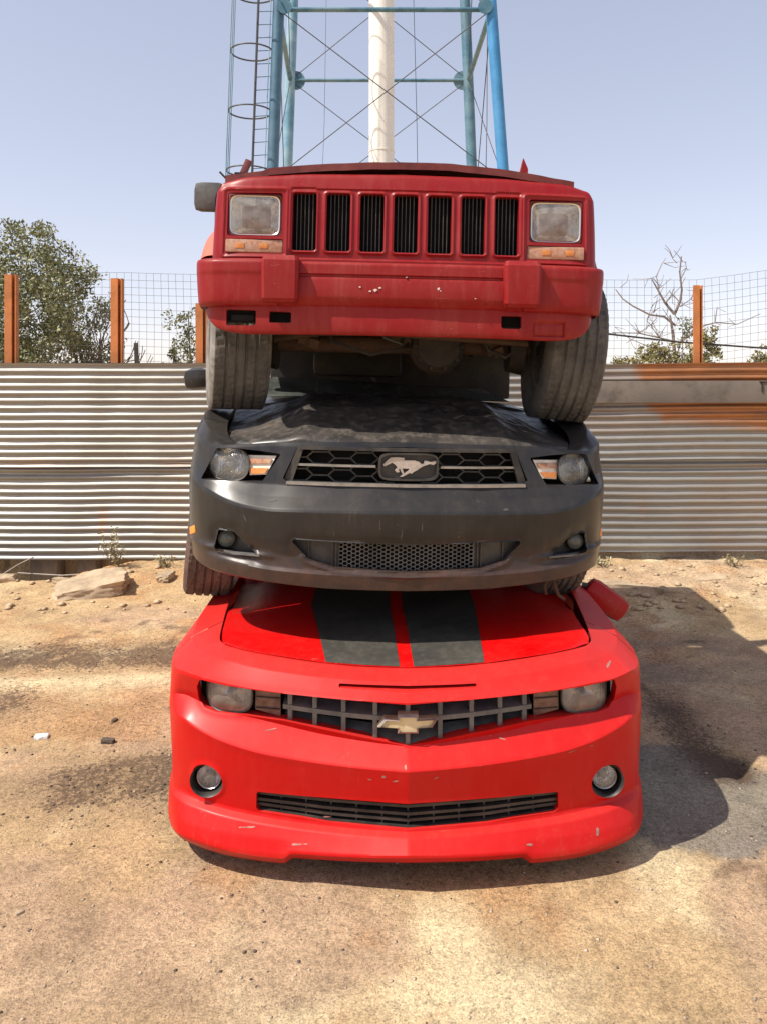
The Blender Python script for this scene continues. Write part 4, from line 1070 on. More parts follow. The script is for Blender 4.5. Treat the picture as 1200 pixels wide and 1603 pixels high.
    # front axle and steering
    wz = .355
    make_wheel(root, (-.782, .70, wz + .01), .365, .275, .20, steer=R(14), tmat='tyre', smat='tyre_side', blocks=56, flat=.02)
    make_wheel(root, (.822, .70, wz - .01), .365, .27, .20, steer=R(0), camber=R(5), tmat='tyre', smat='tyre', blocks=56, flat=.02)
    b = MB(); b.tube([(-.66, .70, wz), (.66, .70, wz)], .042, 14); b.lathe([(-.16, .02), (-.15, .075), (-.09, .12), (0, .132), (.09, .12), (.15, .075), (.16, .02)], 20, 'Y', (.20, .70, wz - .01)); b.build('axle', M['rusty'], root)
    b = MB(); b.lathe([(-.175, .0), (-.17, .10), (-.145, .125), (-.13, .125)], 18, 'Y', (.20, .70, wz - .01))
    for k in range(10):
        a = 2 * PI * k / 10; b.tube([(.20 + .108 * math.cos(a), .52, wz - .01 + .108 * math.sin(a)), (.20 + .108 * math.cos(a), .545, wz - .01 + .108 * math.sin(a))], .009, 6)
    b.build('differential_cover', M['under'], root)
    b = MB(); b.tube([(-.60, .53, wz + .04), (-.10, .52, wz + .05), (.62, .53, wz + .015)], .016, 8); b.build('tie_rod', M['rusty'], root)
    b = MB(); b.tube([(-.58, .56, wz + .01), (-.25, .55, wz + .07), (.12, .54, wz + .12), (.45, .55, wz + .14)], .018, 8); b.box((-.03, .53, wz + .115), (.10, .05, .04), bev=.01); b.build('track_bar', M['rusty'], root)
    b = MB(); b.tube([(-.50, .35, .47), (.50, .35, .47)], .012, 8); b.tube([(-.50, .35, .47), (-.52, .62, .42)], .012, 8); b.tube([(.50, .35, .47), (.52, .62, .42)], .012, 8); b.build('sway_bar', M['rusty'], root)
    for s in (-1, 1):
        b = MB(); b.tube([(s * .40, .72, wz - .03), (s * .38, 1.2, .36), (s * .36, 1.75, .42)], .022, 8); b.build('control_arm', M['under'], root)
        b = MB(); b.box((s * .42, 1.1, .52), (.07, 1.9, .11), bev=.01); b.build('chassis_rail', M['under'], root)
        b = MB()
        pts = [(s * .48 + .055 * math.cos(t * .7), .70 + .055 * math.sin(t * .7), .40 + t * .0042) for t in range(0, 46)]; b.tube(pts, .008, 6); b.build('coil_spring', M['under'], root)
        b = MB(); b.lathe([(-.05, .0), (-.05, .12), (.02, .135), (.03, .0)], 24, 'X', (s * .60, .70, wz)); b.build('brake_drum', M['under'], root)
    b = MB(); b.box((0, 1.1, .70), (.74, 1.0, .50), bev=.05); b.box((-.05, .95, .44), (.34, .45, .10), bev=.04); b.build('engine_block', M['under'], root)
    for pts in ([(-.35, .62, .46), (-.30, .56, .36), (-.12, .54, .30), (.05, .60, .34), (.08, .7, .46)], [(.38, .6, .46), (.44, .55, .33), (.52, .56, .30), (.60, .62, .36)], [(-.10, .50, .46), (-.06, .47, .38), (.02, .50, .35), (.06, .6, .44)]):
        b = MB(); b.tube(pts, .009, 6); b.build('hanging_hose', M['black_plastic'], root)
    for x_, y_, z_, r_ in ((-.42, .60, .40, .3), (.46, .62, .38, -.4), (.02, .66, .42, .2)):
        b = MB(); b.box((x_, y_, z_), (.09, .07, .12), rot=(.2, r_, .3), bev=.012); b.box((x_ + .03, y_ - .03, z_ - .05), (.05, .03, .05), rot=(.4, r_, 0), bev=.006); b.build('suspension_bracket', M['rusty'], root)
    b = MB(); b.box((-.28, .45, .425), (.30, .20, .03), bev=.008); b.build('skid_plate', plain('stained_steel', (.11, .07, .04), .8, dust=(.05, .035, .025), dustamt=.7), root)
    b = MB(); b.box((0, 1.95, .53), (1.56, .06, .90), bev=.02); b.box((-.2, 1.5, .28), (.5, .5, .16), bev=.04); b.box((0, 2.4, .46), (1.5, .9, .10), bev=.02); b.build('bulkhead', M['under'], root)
    b = MB(); b.add([(-.74, 1.42, 1.10), (.74, 1.42, 1.10), (.72, 2.0, 1.13), (-.72, 2.0, 1.13)], [(0, 1, 2, 3)]); b.build('windscreen', M['glass'], root)
    cb = []
    for (y, zt_, hw2) in ((1.85, 1.12, .77), (2.0, 1.32, .72), (2.4, 1.42, .70), (2.75, 1.42, .70), (2.86, 1.30, .72), (2.90, .9, .78)):
        cb.append([[0, y, zt_], [hw2 * .6, y, zt_ - .01], [hw2, y, zt_ - .06], [hw2 + .05, y, zt_ - .12 if zt_ > 1.2 else zt_ - .06], [.80, y, min(.98, zt_ - .08)], [.805, y, .70], [.79, y, .40]])
    Pc = loft(cb, step=.03); Pc[..., 2] += .015 * fbm(Pc[..., 0], Pc[..., 1], 2, 3, 3)
    sheet('cut_body_shell', Pc, M['jeep'], root, thick=1, wall=.04, wallvec=(0, 0, -1))
    # bent pillar stubs and wires sticking up
    b = MB(); b.box((-.905, 1.42, 1.37), (.038, .035, .22), rot=(0, R(22), 0), bev=.006); b.build('pillar_stub', M['jeep_hood'], root)
    b = MB(); b.tube([(-.93, 1.40, 1.30), (-.97, 1.36, 1.33), (-1.02, 1.35, 1.38)], .006, 6); b.tube([(-.27, 1.3, 1.28), (-.25, 1.28, 1.36), (-.19, 1.28, 1.39), (-.12, 1.3, 1.38), (-.07, 1.3, 1.32)], .010, 6); b.build('loose_wire', M['black_plastic'], root)
    b = MB(); b.add([(.66, 1.42, 1.12), (.78, 1.42, 1.10), (.775, 1.44, 1.47), (.745, 1.43, 1.53), (.66, 1.52, 1.12), (.78, 1.52, 1.10), (.775, 1.47, 1.47), (.745, 1.46, 1.53)], [(0, 1, 2, 3), (7, 6, 5, 4), (0, 3, 7, 4), (1, 5, 6, 2), (3, 2, 6, 7), (0, 4, 5, 1)]); b.build('torn_panel', M['jeep'], root)
    b = MB(); b.box((0, 0, 0), (.175, .09, .165), bev=.045); o = b.build('wing_mirror', M['mirror_plastic'], root); o.location = (-1.03, 1.16, 1.185)
    b = MB(); b.box((0, .046, 0), (.14, .006, .12), bev=.02); b.build('mirror_glass', M['chrome'], o)
    b = MB(); b.tube([(-.96, 1.16, 1.15), (-.85, 1.16, 1.10)], .02); b.build('mirror_arm', M['black_plastic'], root)
    for ch in list(root.children):
        if ch.name.split('.')[0] in ('header_panel', 'grille', 'headlight', 'headlight_housing', 'turn_signal', 'headlight_surround'): ch.location.x += .017
    root.scale = (1.014, 1, 1)
    return root
# ================================================================== GROUND
def ground_z(X, Y):
    z = .020 * fbm(X, Y, 1, .9, 4) + .008 * fbm(X, Y, 5, 5, 3)
    z = z * sstep(2.0, 4.6, Y + np.abs(X) * .2) + .006 * fbm(X, Y, 9, 3, 3)
    z += .07 * sstep(6.4, 7.7, Y + .25 * fbm(X, Y, 2, 1.4, 3)) * np.where(X < 0, 1.0, .9)
    z += .05 * sstep(6.8, 7.5, Y) * np.abs(fbm(X, Y, 3, 2.6, 4)) * 1.5
    # washed-out hollow under the left fence
    rim = 7.22 + .10 * fbm(X, Y * 0, 6, 3, 3) + .5 * (np.abs(X + 3.4) / .75) ** 3
    z -= .50 * sstep(-.02, .22, Y - rim) * sstep(.85, .70, np.abs(X + 3.4)) * sstep(8.5, 8.2, Y)
    z += .34 * sstep(8.05, 8.35, Y) * sstep(10.5, 9.5, Y)
    # tyre rut bands
    z -= .03 * np.exp(-((Y - 5.35 - .10 * X) / .12) ** 2) * sstep(-.3, -1.0, X)
    z -= .03 * np.exp(-((X - 1.66) / .12) ** 2 - ((Y - 4.2) / .45) ** 2) + .04 * np.exp(-((X - 1.74) / .06) ** 2 - ((Y - 3.8) / .09) ** 2)
    z = np.where((np.abs(X - .08) < .95) & (Y > 2.7) & (Y < 7), np.minimum(z, .004), z)
    return z + .10
def build_ground():
    xs = np.concatenate([np.linspace(-60, -8, 14)[:-1], np.arange(-8, 8.001, .032), np.linspace(8, 60, 14)[1:]])
    ys = np.concatenate([np.linspace(-40, 1.2, 10)[:-1], np.arange(1.2, 9.0, .032), np.linspace(9, 60, 20), np.linspace(80, 900, 10)])
    xs = np.where(np.abs(xs) > 50, xs * 12, xs)
    X, Y = np.meshgrid(xs, ys); Z = ground_z(X, Y)
    n1 = fbm(X, Y, 1, .8, 6, .55); n2 = fbm(X, Y, 7, 2.3, 6, .6); n3 = fbm(X, Y, 11, 9, 4, .6); n4 = fbm(X * .35, Y, 4, 2.2, 5, .6)
    base = np.array([.53, .375, .215]); pale = np.array([.76, .62, .40]); red = np.array([.43, .245, .12]); dark = np.array([.150, .095, .065]); grey = np.array([.20, .195, .185]); pink = np.array([.50, .35, .235])
    def mix(c, t, a): return c + (np.asarray(t) - c) * np.clip(a, 0, 1)[..., None]
    c = np.broadcast_to(base, X.shape + (3,)).copy()
    c = mix(c, pale, sstep(-.05, .22, n1) * .95)
    c = mix(c, pink, sstep(.0, .25, fbm(X, Y, 21, 1.1, 5)) * .8)
    c = mix(c, red, sstep(.05, .30, n2 + .25 * np.exp(-((Y - 4.4) / .7) ** 2 - ((X + 2) / 1.1) ** 2)) * .62)
    c = mix(c, pale, np.exp(-((Y - 4.92 - .12 * (X + 1.8)) / .16) ** 2) * sstep(-.6, -1.1, X) * .8)
    # gravelly dark bands on the left
    b1 = np.exp(-((Y - 5.40 - .07 * (X + 2) + .15 * n4) / .19) ** 2) * sstep(-.75, -1.2, X)
    b2 = np.exp(-((Y - 3.72 - .3 * (X + 1.1) + .25 * n4) / .27) ** 2 - ((X + 1.15) / .50) ** 2) * 1.2
    b3 = np.exp(-((Y - 4.5) / .24) ** 2 - ((X + 2.5) / .45) ** 2) * .8
    g = np.clip((b1 + b2 + b3) * (1.35 + 2.4 * n3), 0, 1)
    c = mix(c, dark, g * .45)
    # oily cement patch on the right
    cp = sstep(.0, .10, 1 - np.hypot((X - 1.40) / .55, (Y - 3.55) / .52) + .35 * n2)
    c = mix(c, grey, cp * .75)
    k = np.exp(-((X - 1.66 - .1 * n4) / .15) ** 2) * sstep(3.55, 3.75, Y) * sstep(4.9, 4.5, Y) + 1.5 * np.exp(-((X - 1.74) / .07) ** 2 - ((Y - 3.8) / .10) ** 2)
    c = mix(c, dark * .6, np.clip(k * (1 + 1.5 * n3), 0, 1) * .6)
    grav = np.clip(g * .9 + k * .8, 0, 1) + .30 * sstep(-.05, .35, fbm(X, Y, 61, .9, 5)) + .18 * sstep(0, .3, n2)
    gr2 = sstep(-.1, .5, n4) * sstep(1.0, 1.6, X) * sstep(6.2, 5.6, Y) * sstep(3.3, 3.8, Y)
    c = mix(c, grey * .85, gr2 * .6)
    # small dark stains in the foreground
    st = sstep(.34, .44, fbm(X, Y, 33, 6, 3)) * sstep(.05, .3, fbm(X, Y, 44, 1.1, 2))
    c = mix(c, dark * .8, st * .6)
    c *= (1 + .35 * n3 + .25 * n2)[..., None]
    nv, nu = X.shape; V = np.stack([X, Y, Z], -1).reshape(-1, 3); idx = np.arange(nv * nu).reshape(nv, nu)
    q = np.stack([idx[:-1, :-1], idx[:-1, 1:], idx[1:, 1:], idx[1:, :-1]], -1).reshape(-1, 4)
    me = np_mesh('ground', V, q)
    a = me.color_attributes.new('soil', 'FLOAT_COLOR', 'POINT')
    a.data.foreach_set('color', np.concatenate([np.clip(c * np.array([1.70, 1.68, 1.60]), 0.01, 1.3).reshape(-1, 3), np.ones((nv * nu, 1))], 1).astype(np.float32).ravel())
    a2 = me.attributes.new('gravel', 'FLOAT', 'POINT'); a2.data.foreach_set('value', np.clip(grav, 0, 1.3).astype(np.float32).ravel())
    m, n, b = new_mat('dry_dirt')
    at = nd(n, 'ShaderNodeAttribute'); at.attribute_name = 'soil'
    f1 = ramp(n, noise(n, 38, 10, 0.82), [(0.33, 0.42), (0.5, 0.80), (0.64, 1.0)])
    f2 = ramp(n, noise(n, 130, 6, 0.8, dist=.6), [(0.36, 0.30), (0.5, 0.78), (0.62, 1.0)])
    cc = mixc(n, 1.0, at.outputs['Color'], f1, 'MULTIPLY'); cc = mixc(n, 1.0, cc, f2, 'MULTIPLY')
    sp = nd(n, 'ShaderNodeTexVoronoi'); sp.inputs['Scale'].default_value = 55
    tc = nd(n, 'ShaderNodeTexCoord'); n.links.new(tc.outputs['Object'], sp.inputs['Vector'])
    spots = ramp(n, sp.outputs['Distance'], [(0.10, 1.0), (0.22, 0.0)])
    msk = ramp(n, noise(n, 6, 4, 0.6), [(0.5, 0.0), (0.62, 1.0)])
    cc = mixc(n, mathn(n, 'MULTIPLY', mathn(n, 'MULTIPLY', spots, msk), .65), cc, (0.13, 0.09, 0.06))
    ag = nd(n, 'ShaderNodeAttribute'); ag.attribute_name = 'gravel'
    gv = mathn(n, 'ADD', noise(n, 48, 7, 0.78), mathn(n, 'MULTIPLY', ag.outputs['Fac'], .185))
    gm = ramp(n, gv, [(0.60, 0.0), (0.67, 1.0)])
    cc = mixc(n, mathn(n, 'MULTIPLY', gm, .8), cc, (0.115, 0.075, 0.05))
    n.links.new(cc, b.inputs['Base Color']); b.inputs['Roughness'].default_value = 0.95; b.inputs['Specular IOR Level'].default_value = .2
    h = mathn(n, 'ADD', mathn(n, 'ADD', mathn(n, 'MULTIPLY', noise(n, 40, 10, 0.8), 1.0), mathn(n, 'MULTIPLY', noise(n, 9, 5, 0.6), 1.3)), mathn(n, 'MULTIPLY', noise(n, 170, 6, 0.7), .5))
    bump(n, b, h, 0.8, 0.020)
    link('ground', me, m, None, 0, kind='structure'); me.polygons.foreach_set('use_smooth', [True] * len(me.polygons))

def scatter(name, label, cat, N, xr, yr, sz, col, seed, dens=None, flat=.6):
    r = np.random.default_rng(seed); X = r.uniform(*xr, N); Y = yr[0] + (yr[1] - yr[0]) * r.random(N) ** 1.5
    if dens is not None:
        k = r.random(N) < dens(X, Y); X, Y = X[k], Y[k]
    N = len(X); S = sz[0] + (sz[1] - sz[0]) * r.random(N) ** 4
    oc = np.array([(1, 0, 0), (.3, .95, .1), (-.8, .6, 0), (-.8, -.6, .1), (.3, -.95, 0), (.1, .1, 1), (0, 0, -.6)])
    fa = [(0, 1, 5), (1, 2, 5), (2, 3, 5), (3, 4, 5), (4, 0, 5), (1, 0, 6), (2, 1, 6), (3, 2, 6), (4, 3, 6), (0, 4, 6)]
    V = oc[None] * (1 + .35 * (r.random((N, 7, 1)) - .5)) * S[:, None, None]
    a = r.uniform(0, 6.28, N); ca, sa = np.cos(a)[:, None], np.sin(a)[:, None]
    x = V[..., 0] * ca - V[..., 1] * sa; y = V[..., 0] * sa + V[..., 1] * ca; z = V[..., 2] * flat
    V = np.stack([x + X[:, None], y + Y[:, None], z + (ground_z(X, Y) + S * .12)[:, None]], -1).reshape(-1, 3)
    Fc = (np.array(fa)[None] + 7 * np.arange(N)[:, None, None]).reshape(-1, 3)
    me = np_mesh(name, V, Fc)
    return link(name, me, plain(name + '_stone', col, .9, 0, .5, 5, bmp=.3), None, 0, kind='stuff', label=label, cat=cat)

def rock(name, c, d, rot, mat, seed, label, cat='rock', group=None, sharp=.22, res=3):
    bm = bmesh.new(); bmesh.ops.create_cube(bm, size=1)
    bmesh.ops.subdivide_edges(bm, edges=bm.edges[:], cuts=15, use_grid_fill=True)
    for v in bm.verts:
        p = v.co.copy(); q = p.normalized() * .56; p = p.lerp(q, .30)
        nn = float(fbm(p.x + seed, p.y, p.z, 2.2, 4)); n2 = float(fbm(p.x, p.y + seed, p.z, 7, 3))
        p = p * (1 + sharp * nn + .11 * n2); v.co = Vector((p.x * d[0], p.y * d[1], p.z * d[2]))
    me = bpy.data.meshes.new(name); bm.to_mesh(me); bm.free()
    o = link(name, me, mat, None, 50, label=label, cat=cat, group=group); o.location = c; o.rotation_euler = rot; return o

# ================================================================== FENCES
def metal_mat():
    m, n, b = new_mat('weathered_corrugated_iron')
    at = nd(n, 'ShaderNodeAttribute'); at.attribute_name = 'rust'
    base = mixc(n, ramp(n, noise(n, 1.3, 8, .65, stretch=(.5, 1, 1.2)), [(.35, 0), (.7, 1)]), (.34, .335, .31), (.27, .255, .225))
    base = mixc(n, ramp(n, noise(n, 14, 7, .7, stretch=(.35, 1, 1)), [(.55, 0), (.8, .7)]), base, (.20, .18, .15))
    rs = mixc(n, ramp(n, noise(n, 5, 8, .7, stretch=(.5, 1, 2)), [(.35, 0), (.7, 1)]), (.44, .19, .075), (.27, .13, .07))
    c = mixc(n, at.outputs['Fac'], base, rs); n.links.new(c, b.inputs['Base Color'])
    b.inputs['Roughness'].default_value = .5; b.inputs['Metallic'].default_value = .5
    bump(n, b, noise(n, 60, 5, .6), .25, .003); return m
def corr_sheet(parent, x0, x1, z0, z1, y, mat, rustf, tilt=0.0, ph=0.0, amp=.0120, pitch=.0762, seed=0):
    xs = np.linspace(x0, x1, max(4, int((x1 - x0) / .07))); zs = np.linspace(z0, z1, int((z1 - z0) / pitch * 12))
    X, Z = np.meshgrid(xs, zs)
    w_ = .010 * fbm(X, X * 0, seed, .8, 4); 
    t = (Z - z1) / pitch * 2 * PI + ph
    Y = y - amp * np.cos(t) + .026 * fbm(X, Z * .6, seed + 3, .9, 3) + .006 * fbm(X, Z, seed + 9, 4, 3)
    Zz = Z + w_ + tilt * (X - x0) + .004 * fbm(X, Z, seed + 5, 1.2, 2)
    P = np.stack([X, Y, Zz], -1)
    nv, nu = X.shape; idx = np.arange(nv * nu).reshape(nv, nu)
    q = np.stack([idx[:-1, :-1], idx[:-1, 1:], idx[1:, 1:], idx[1:, :-1]], -1).reshape(-1, 4)
    me = np_mesh('corrugated_sheet', P.reshape(-1, 3), q)
    a = me.attributes.new('rust', 'FLOAT', 'POINT'); a.data.foreach_set('value', np.clip(rustf(X, Z), 0, 1).astype(np.float32).ravel())
    return link('corrugated_sheet', me, mat, parent, 60)
def wire_net(parent, x0, x1, zlo, ztop, y, cell=.078, r=.0016, mat=None, sag=.03):
    """square wire netting, one part"""
    nxs = int((x1 - x0) / cell); nz = int((max(ztop(x0), ztop(x1)) - zlo) / cell) + 1
    V = []; Q = []
    def strip(p, q_):
        d = (q_ - p); up = Vector((0, 0, 1)) if abs(d.z) < abs(d.x) else Vector((1, 0, 0))
        a, b = up * r, Vector((0, r, 0)); n = len(V)
        for s in (p, q_): V.extend([tuple(s + a), tuple(s + b), tuple(s - a), tuple(s - b)])
        Q.extend([(n + j, n + (j + 1) % 4, n + 4 + (j + 1) % 4, n + 4 + j) for j in range(4)])
    def P(i, j):
        x = x0 + i * cell; top = ztop(x); z = top - j * cell
        xx = x + .012 * float(vnoise(x, z, 2, 1.5)); zz = z + .012 * float(vnoise(x, z, 8, 1.3))
        return Vector((xx, y + .02 * float(vnoise(x, z, 4, .8)), zz))
    for i in range(nxs + 1):
        for j in range(nz):
            if P(i, j).z < zlo: continue
            if i < nxs: strip(P(i, j), P(i + 1, j))
            if P(i, j + 1).z > zlo - cell: strip(P(i, j), P(i, j + 1))
    me = np_mesh('wire_netting', np.array(V), np.array(Q)); o = link('wire_netting', me, mat, parent, 0); o['kind'] = 'stuff'; return o
def build_fences():
    mm = metal_mat(); y = 7.9; ym = y
    rustpost = plain('rusty_orange_steel', (.56, .20, .055), .75, 0, .4, 6, dust=(.30, .10, .04), dustamt=.6, bmp=.4)
    wire = plain('dark_wire', (.10, .09, .085), .6, .4, bmp=0)
    # left
    fl = empty('corrugated_fence', (0, 0, 0), label='unrusted grey corrugated iron fence on the left with orange posts, left of the stacked cars', cat='fence')
    r0 = lambda X, Z: .10 * sstep(.1, .5, fbm(X, Z, 3, .8, 5)) + .35 * np.exp(-((Z - 1.17) / .05) ** 2) * sstep(-.2, .3, fbm(X, Z, 8, 1.5, 3)) + .5 * np.exp(-((X + 2.9) / .03) ** 2 - ((Z - .55) / .15) ** 2)
    til = .0016
    corr_sheet(fl, -7.5, .15, 1.13, 2.195, y + .006, mm, r0, til, 0, seed=1)
    corr_sheet(fl, -7.5, .15, .175, 1.185, y + .036, mm, r0, til, 0.6, seed=5)
    for xa in (-16.5, -12.0):
        corr_sheet(fl, xa, xa + 4.56, 1.13, 2.18, y - .01, mm, r0, 0, 0, seed=int(-xa)); corr_sheet(fl, xa, xa + 4.56, .165, 1.17, y + .02, mm, r0, 0, .6, seed=int(-xa) + 3)
    for px, top in ((20, 430), (185.5, 436), (318, 475)):
        x = (px - 600) * 8.02 / 1203; zt = 2 - (top - 600) * 8.02 / 1203
        b = MB(); z0 = .5; hgt = zt - z0; cz = (zt + z0) / 2
        b.box((x, 8.03, cz), (.012, .085, hgt)); b.box((x - .035, 7.995, cz), (.07, .010, hgt)); b.box((x + .040, 8.03, cz), (.010, .07, hgt)); b.box((x + .02, 8.055, cz), (.04, .01, hgt))
        b.build('post', rustpost, fl, smooth=0)
    ztl = lambda x: 2 - (float(np.interp(x, [-7, -2.85, -2.65, -1.9, -.5], [422, 427, 427, 431, 428])) - 600) * 8.1 / 1203
    wire_net(fl, -4.6, .6, 2.10, ztl, 8.10, mat=wire)
    # capping dark strip
    b = MB(); b.box((-3.67, 7.93, 2.20), (7.6, .02, .018)); b.build('top_rail', plain('dark_rail', (.09, .075, .06), .8), fl)
    # right
    fr = empty('corrugated_fence', (0, 0, 0), label='corrugated iron fence with orange rust streaks and a dark plank, right of the stacked cars', cat='fence')
    def r1(X, Z):
        n = fbm(X, Z, 2, 1.6, 5) ; n2 = fbm(X * .4, Z, 6, 3, 4)
        edge = 2.55 + 1.0 * (2.0 - Z).clip(0, 1) * .9
        a = sstep(0, .25, X - edge + n * .5) * sstep(1.48, 1.60, Z + n2 * .12)
        a = a * (.80 + .7 * np.clip(.5 + fbm(X * .25, Z * 3, 31, 3, 4), 0, 1))
        a = np.maximum(a, .9 * sstep(0, .3, X - 2.75 + n * .4) * sstep(1.98, 2.04, Z))
        a = np.maximum(a, .5 * sstep(0, .25, .12 - np.hypot((X - 2.66) / 1.0, (Z - .72) / 2.0) + n * .12))
        a = np.maximum(a, .35 * sstep(.15, .5, n2) * sstep(1.0, .3, Z))
        a = np.maximum(a, .16 * sstep(0, .4, fbm(X * .3, Z, 12, 2.5, 4)))
        return a
    corr_sheet(fr, .1, 4.1, 1.20, 2.185, y - .008, mm, r1, .0065, 0, seed=7)
    corr_sheet(fr, 4.05, 7.5, 1.20, 2.21, y + .006, mm, r1, .0065, 0, seed=7)
    corr_sheet(fr, .1, 4.1, .270, 1.245, y + .024, mm, r1, .001, 0.4, seed=9)
    corr_sheet(fr, 4.05, 7.5, .274, 1.25, y + .036, mm, r1, .001, 0.4, seed=9)
    for xa in (7.44, 11.9):
        corr_sheet(fr, xa, xa + 4.5, 1.20, 2.21, y - .01, mm, r1, 0, 0, seed=int(xa)); corr_sheet(fr, xa, xa + 4.5, .27, 1.25, y + .02, mm, r1, 0, .4, seed=int(xa) + 3)
    b = MB(); b.box((4.25, 7.855, 1.915), (4.6, .035, .225), rot=(0, R(-.12), 0), bev=.004)
    b.build('plank', plain('weathered_plank', (.20, .165, .135), .85, 0, .5, 5, dust=(.10, .085, .075), dustamt=.8, bmp=.6), fr)
    b = MB(); b.box((3.855, 7.833, 1.965), (.012, .012, .10)); b.box((3.91, 7.833, 2.015), (.16, .012, .012)); b.build('plank_bracket', plain('black_iron', (.03, .025, .02), .7), fr)
    x = (1091.5 - 600) * 8.02 / 1203
    b = MB(); zt = 2 - (447 - 600) * 8.02 / 1203
    hh = zt - .5; zc = (zt + .5) / 2; b.box((x, 8.03, zc), (.012, .085, hh)); b.box((x - .03, 7.995, zc), (.06, .010, hh)); b.box((x + .035, 8.03, zc), (.010, .07, hh)); b.build('post', rustpost, fr, smooth=0)
    ztr = lambda x: 2 - (float(np.interp(x, [2.2, 3.3, 4.0, 7.0], [438, 437, 424, 405])) - 600) * 8.1 / 1203
    wire_net(fr, .9, 4.9, 2.12, ztr, 8.10, cell=.080, mat=wire)
    b = MB(); pts = [(.8, 8.15, 2.56), (1.8, 8.15, 2.54), (2.4, 8.15, 2.52), (3.1, 8.15, 2.44), (4.2, 8.15, 2.36), (5.2, 8.15, 2.30)]; b.tube(pts, .010, 6); o = b.build('cable', M['black_plastic'], fr)
    # concrete footings in the hollow on the left, plinth on the right
    conc = plain('old_concrete', (.22, .18, .14), .9, 0, .4, 6, bmp=.6, bscale=30)
    for (a, b_, gl) in ((-3.55, .30, 'wide concrete footing in the washed-out hollow under the left fence'), (-3.10, .20, 'narrow concrete footing beside the wide one under the left fence')):
        rock('footing', (a, 8.14, -.02), (b_, .22, .62), (0, 0, 0), conc, a, gl, 'footing', sharp=.05)
    b = MB(); pts = [(-3.9, 7.55, .02), (-3.62, 7.62, .20), (-3.5, 7.7, .26)]; b.tube(pts, .007, 6); b.build('stick', plain('dry_wood', (.35, .30, .24), .9), None, label='thin bleached stick leaning in the hollow under the left fence', cat='stick')
    b = MB(); b.tube([(-3.66, 7.70, .10), (-3.2, 7.66, .085), (-2.72, 7.72, .10)], .007, 6); b.build('wire', plain('pale_wire', (.40, .36, .30), .7), None, label='pale wire stretched across the hollow below the left fence', cat='wire')

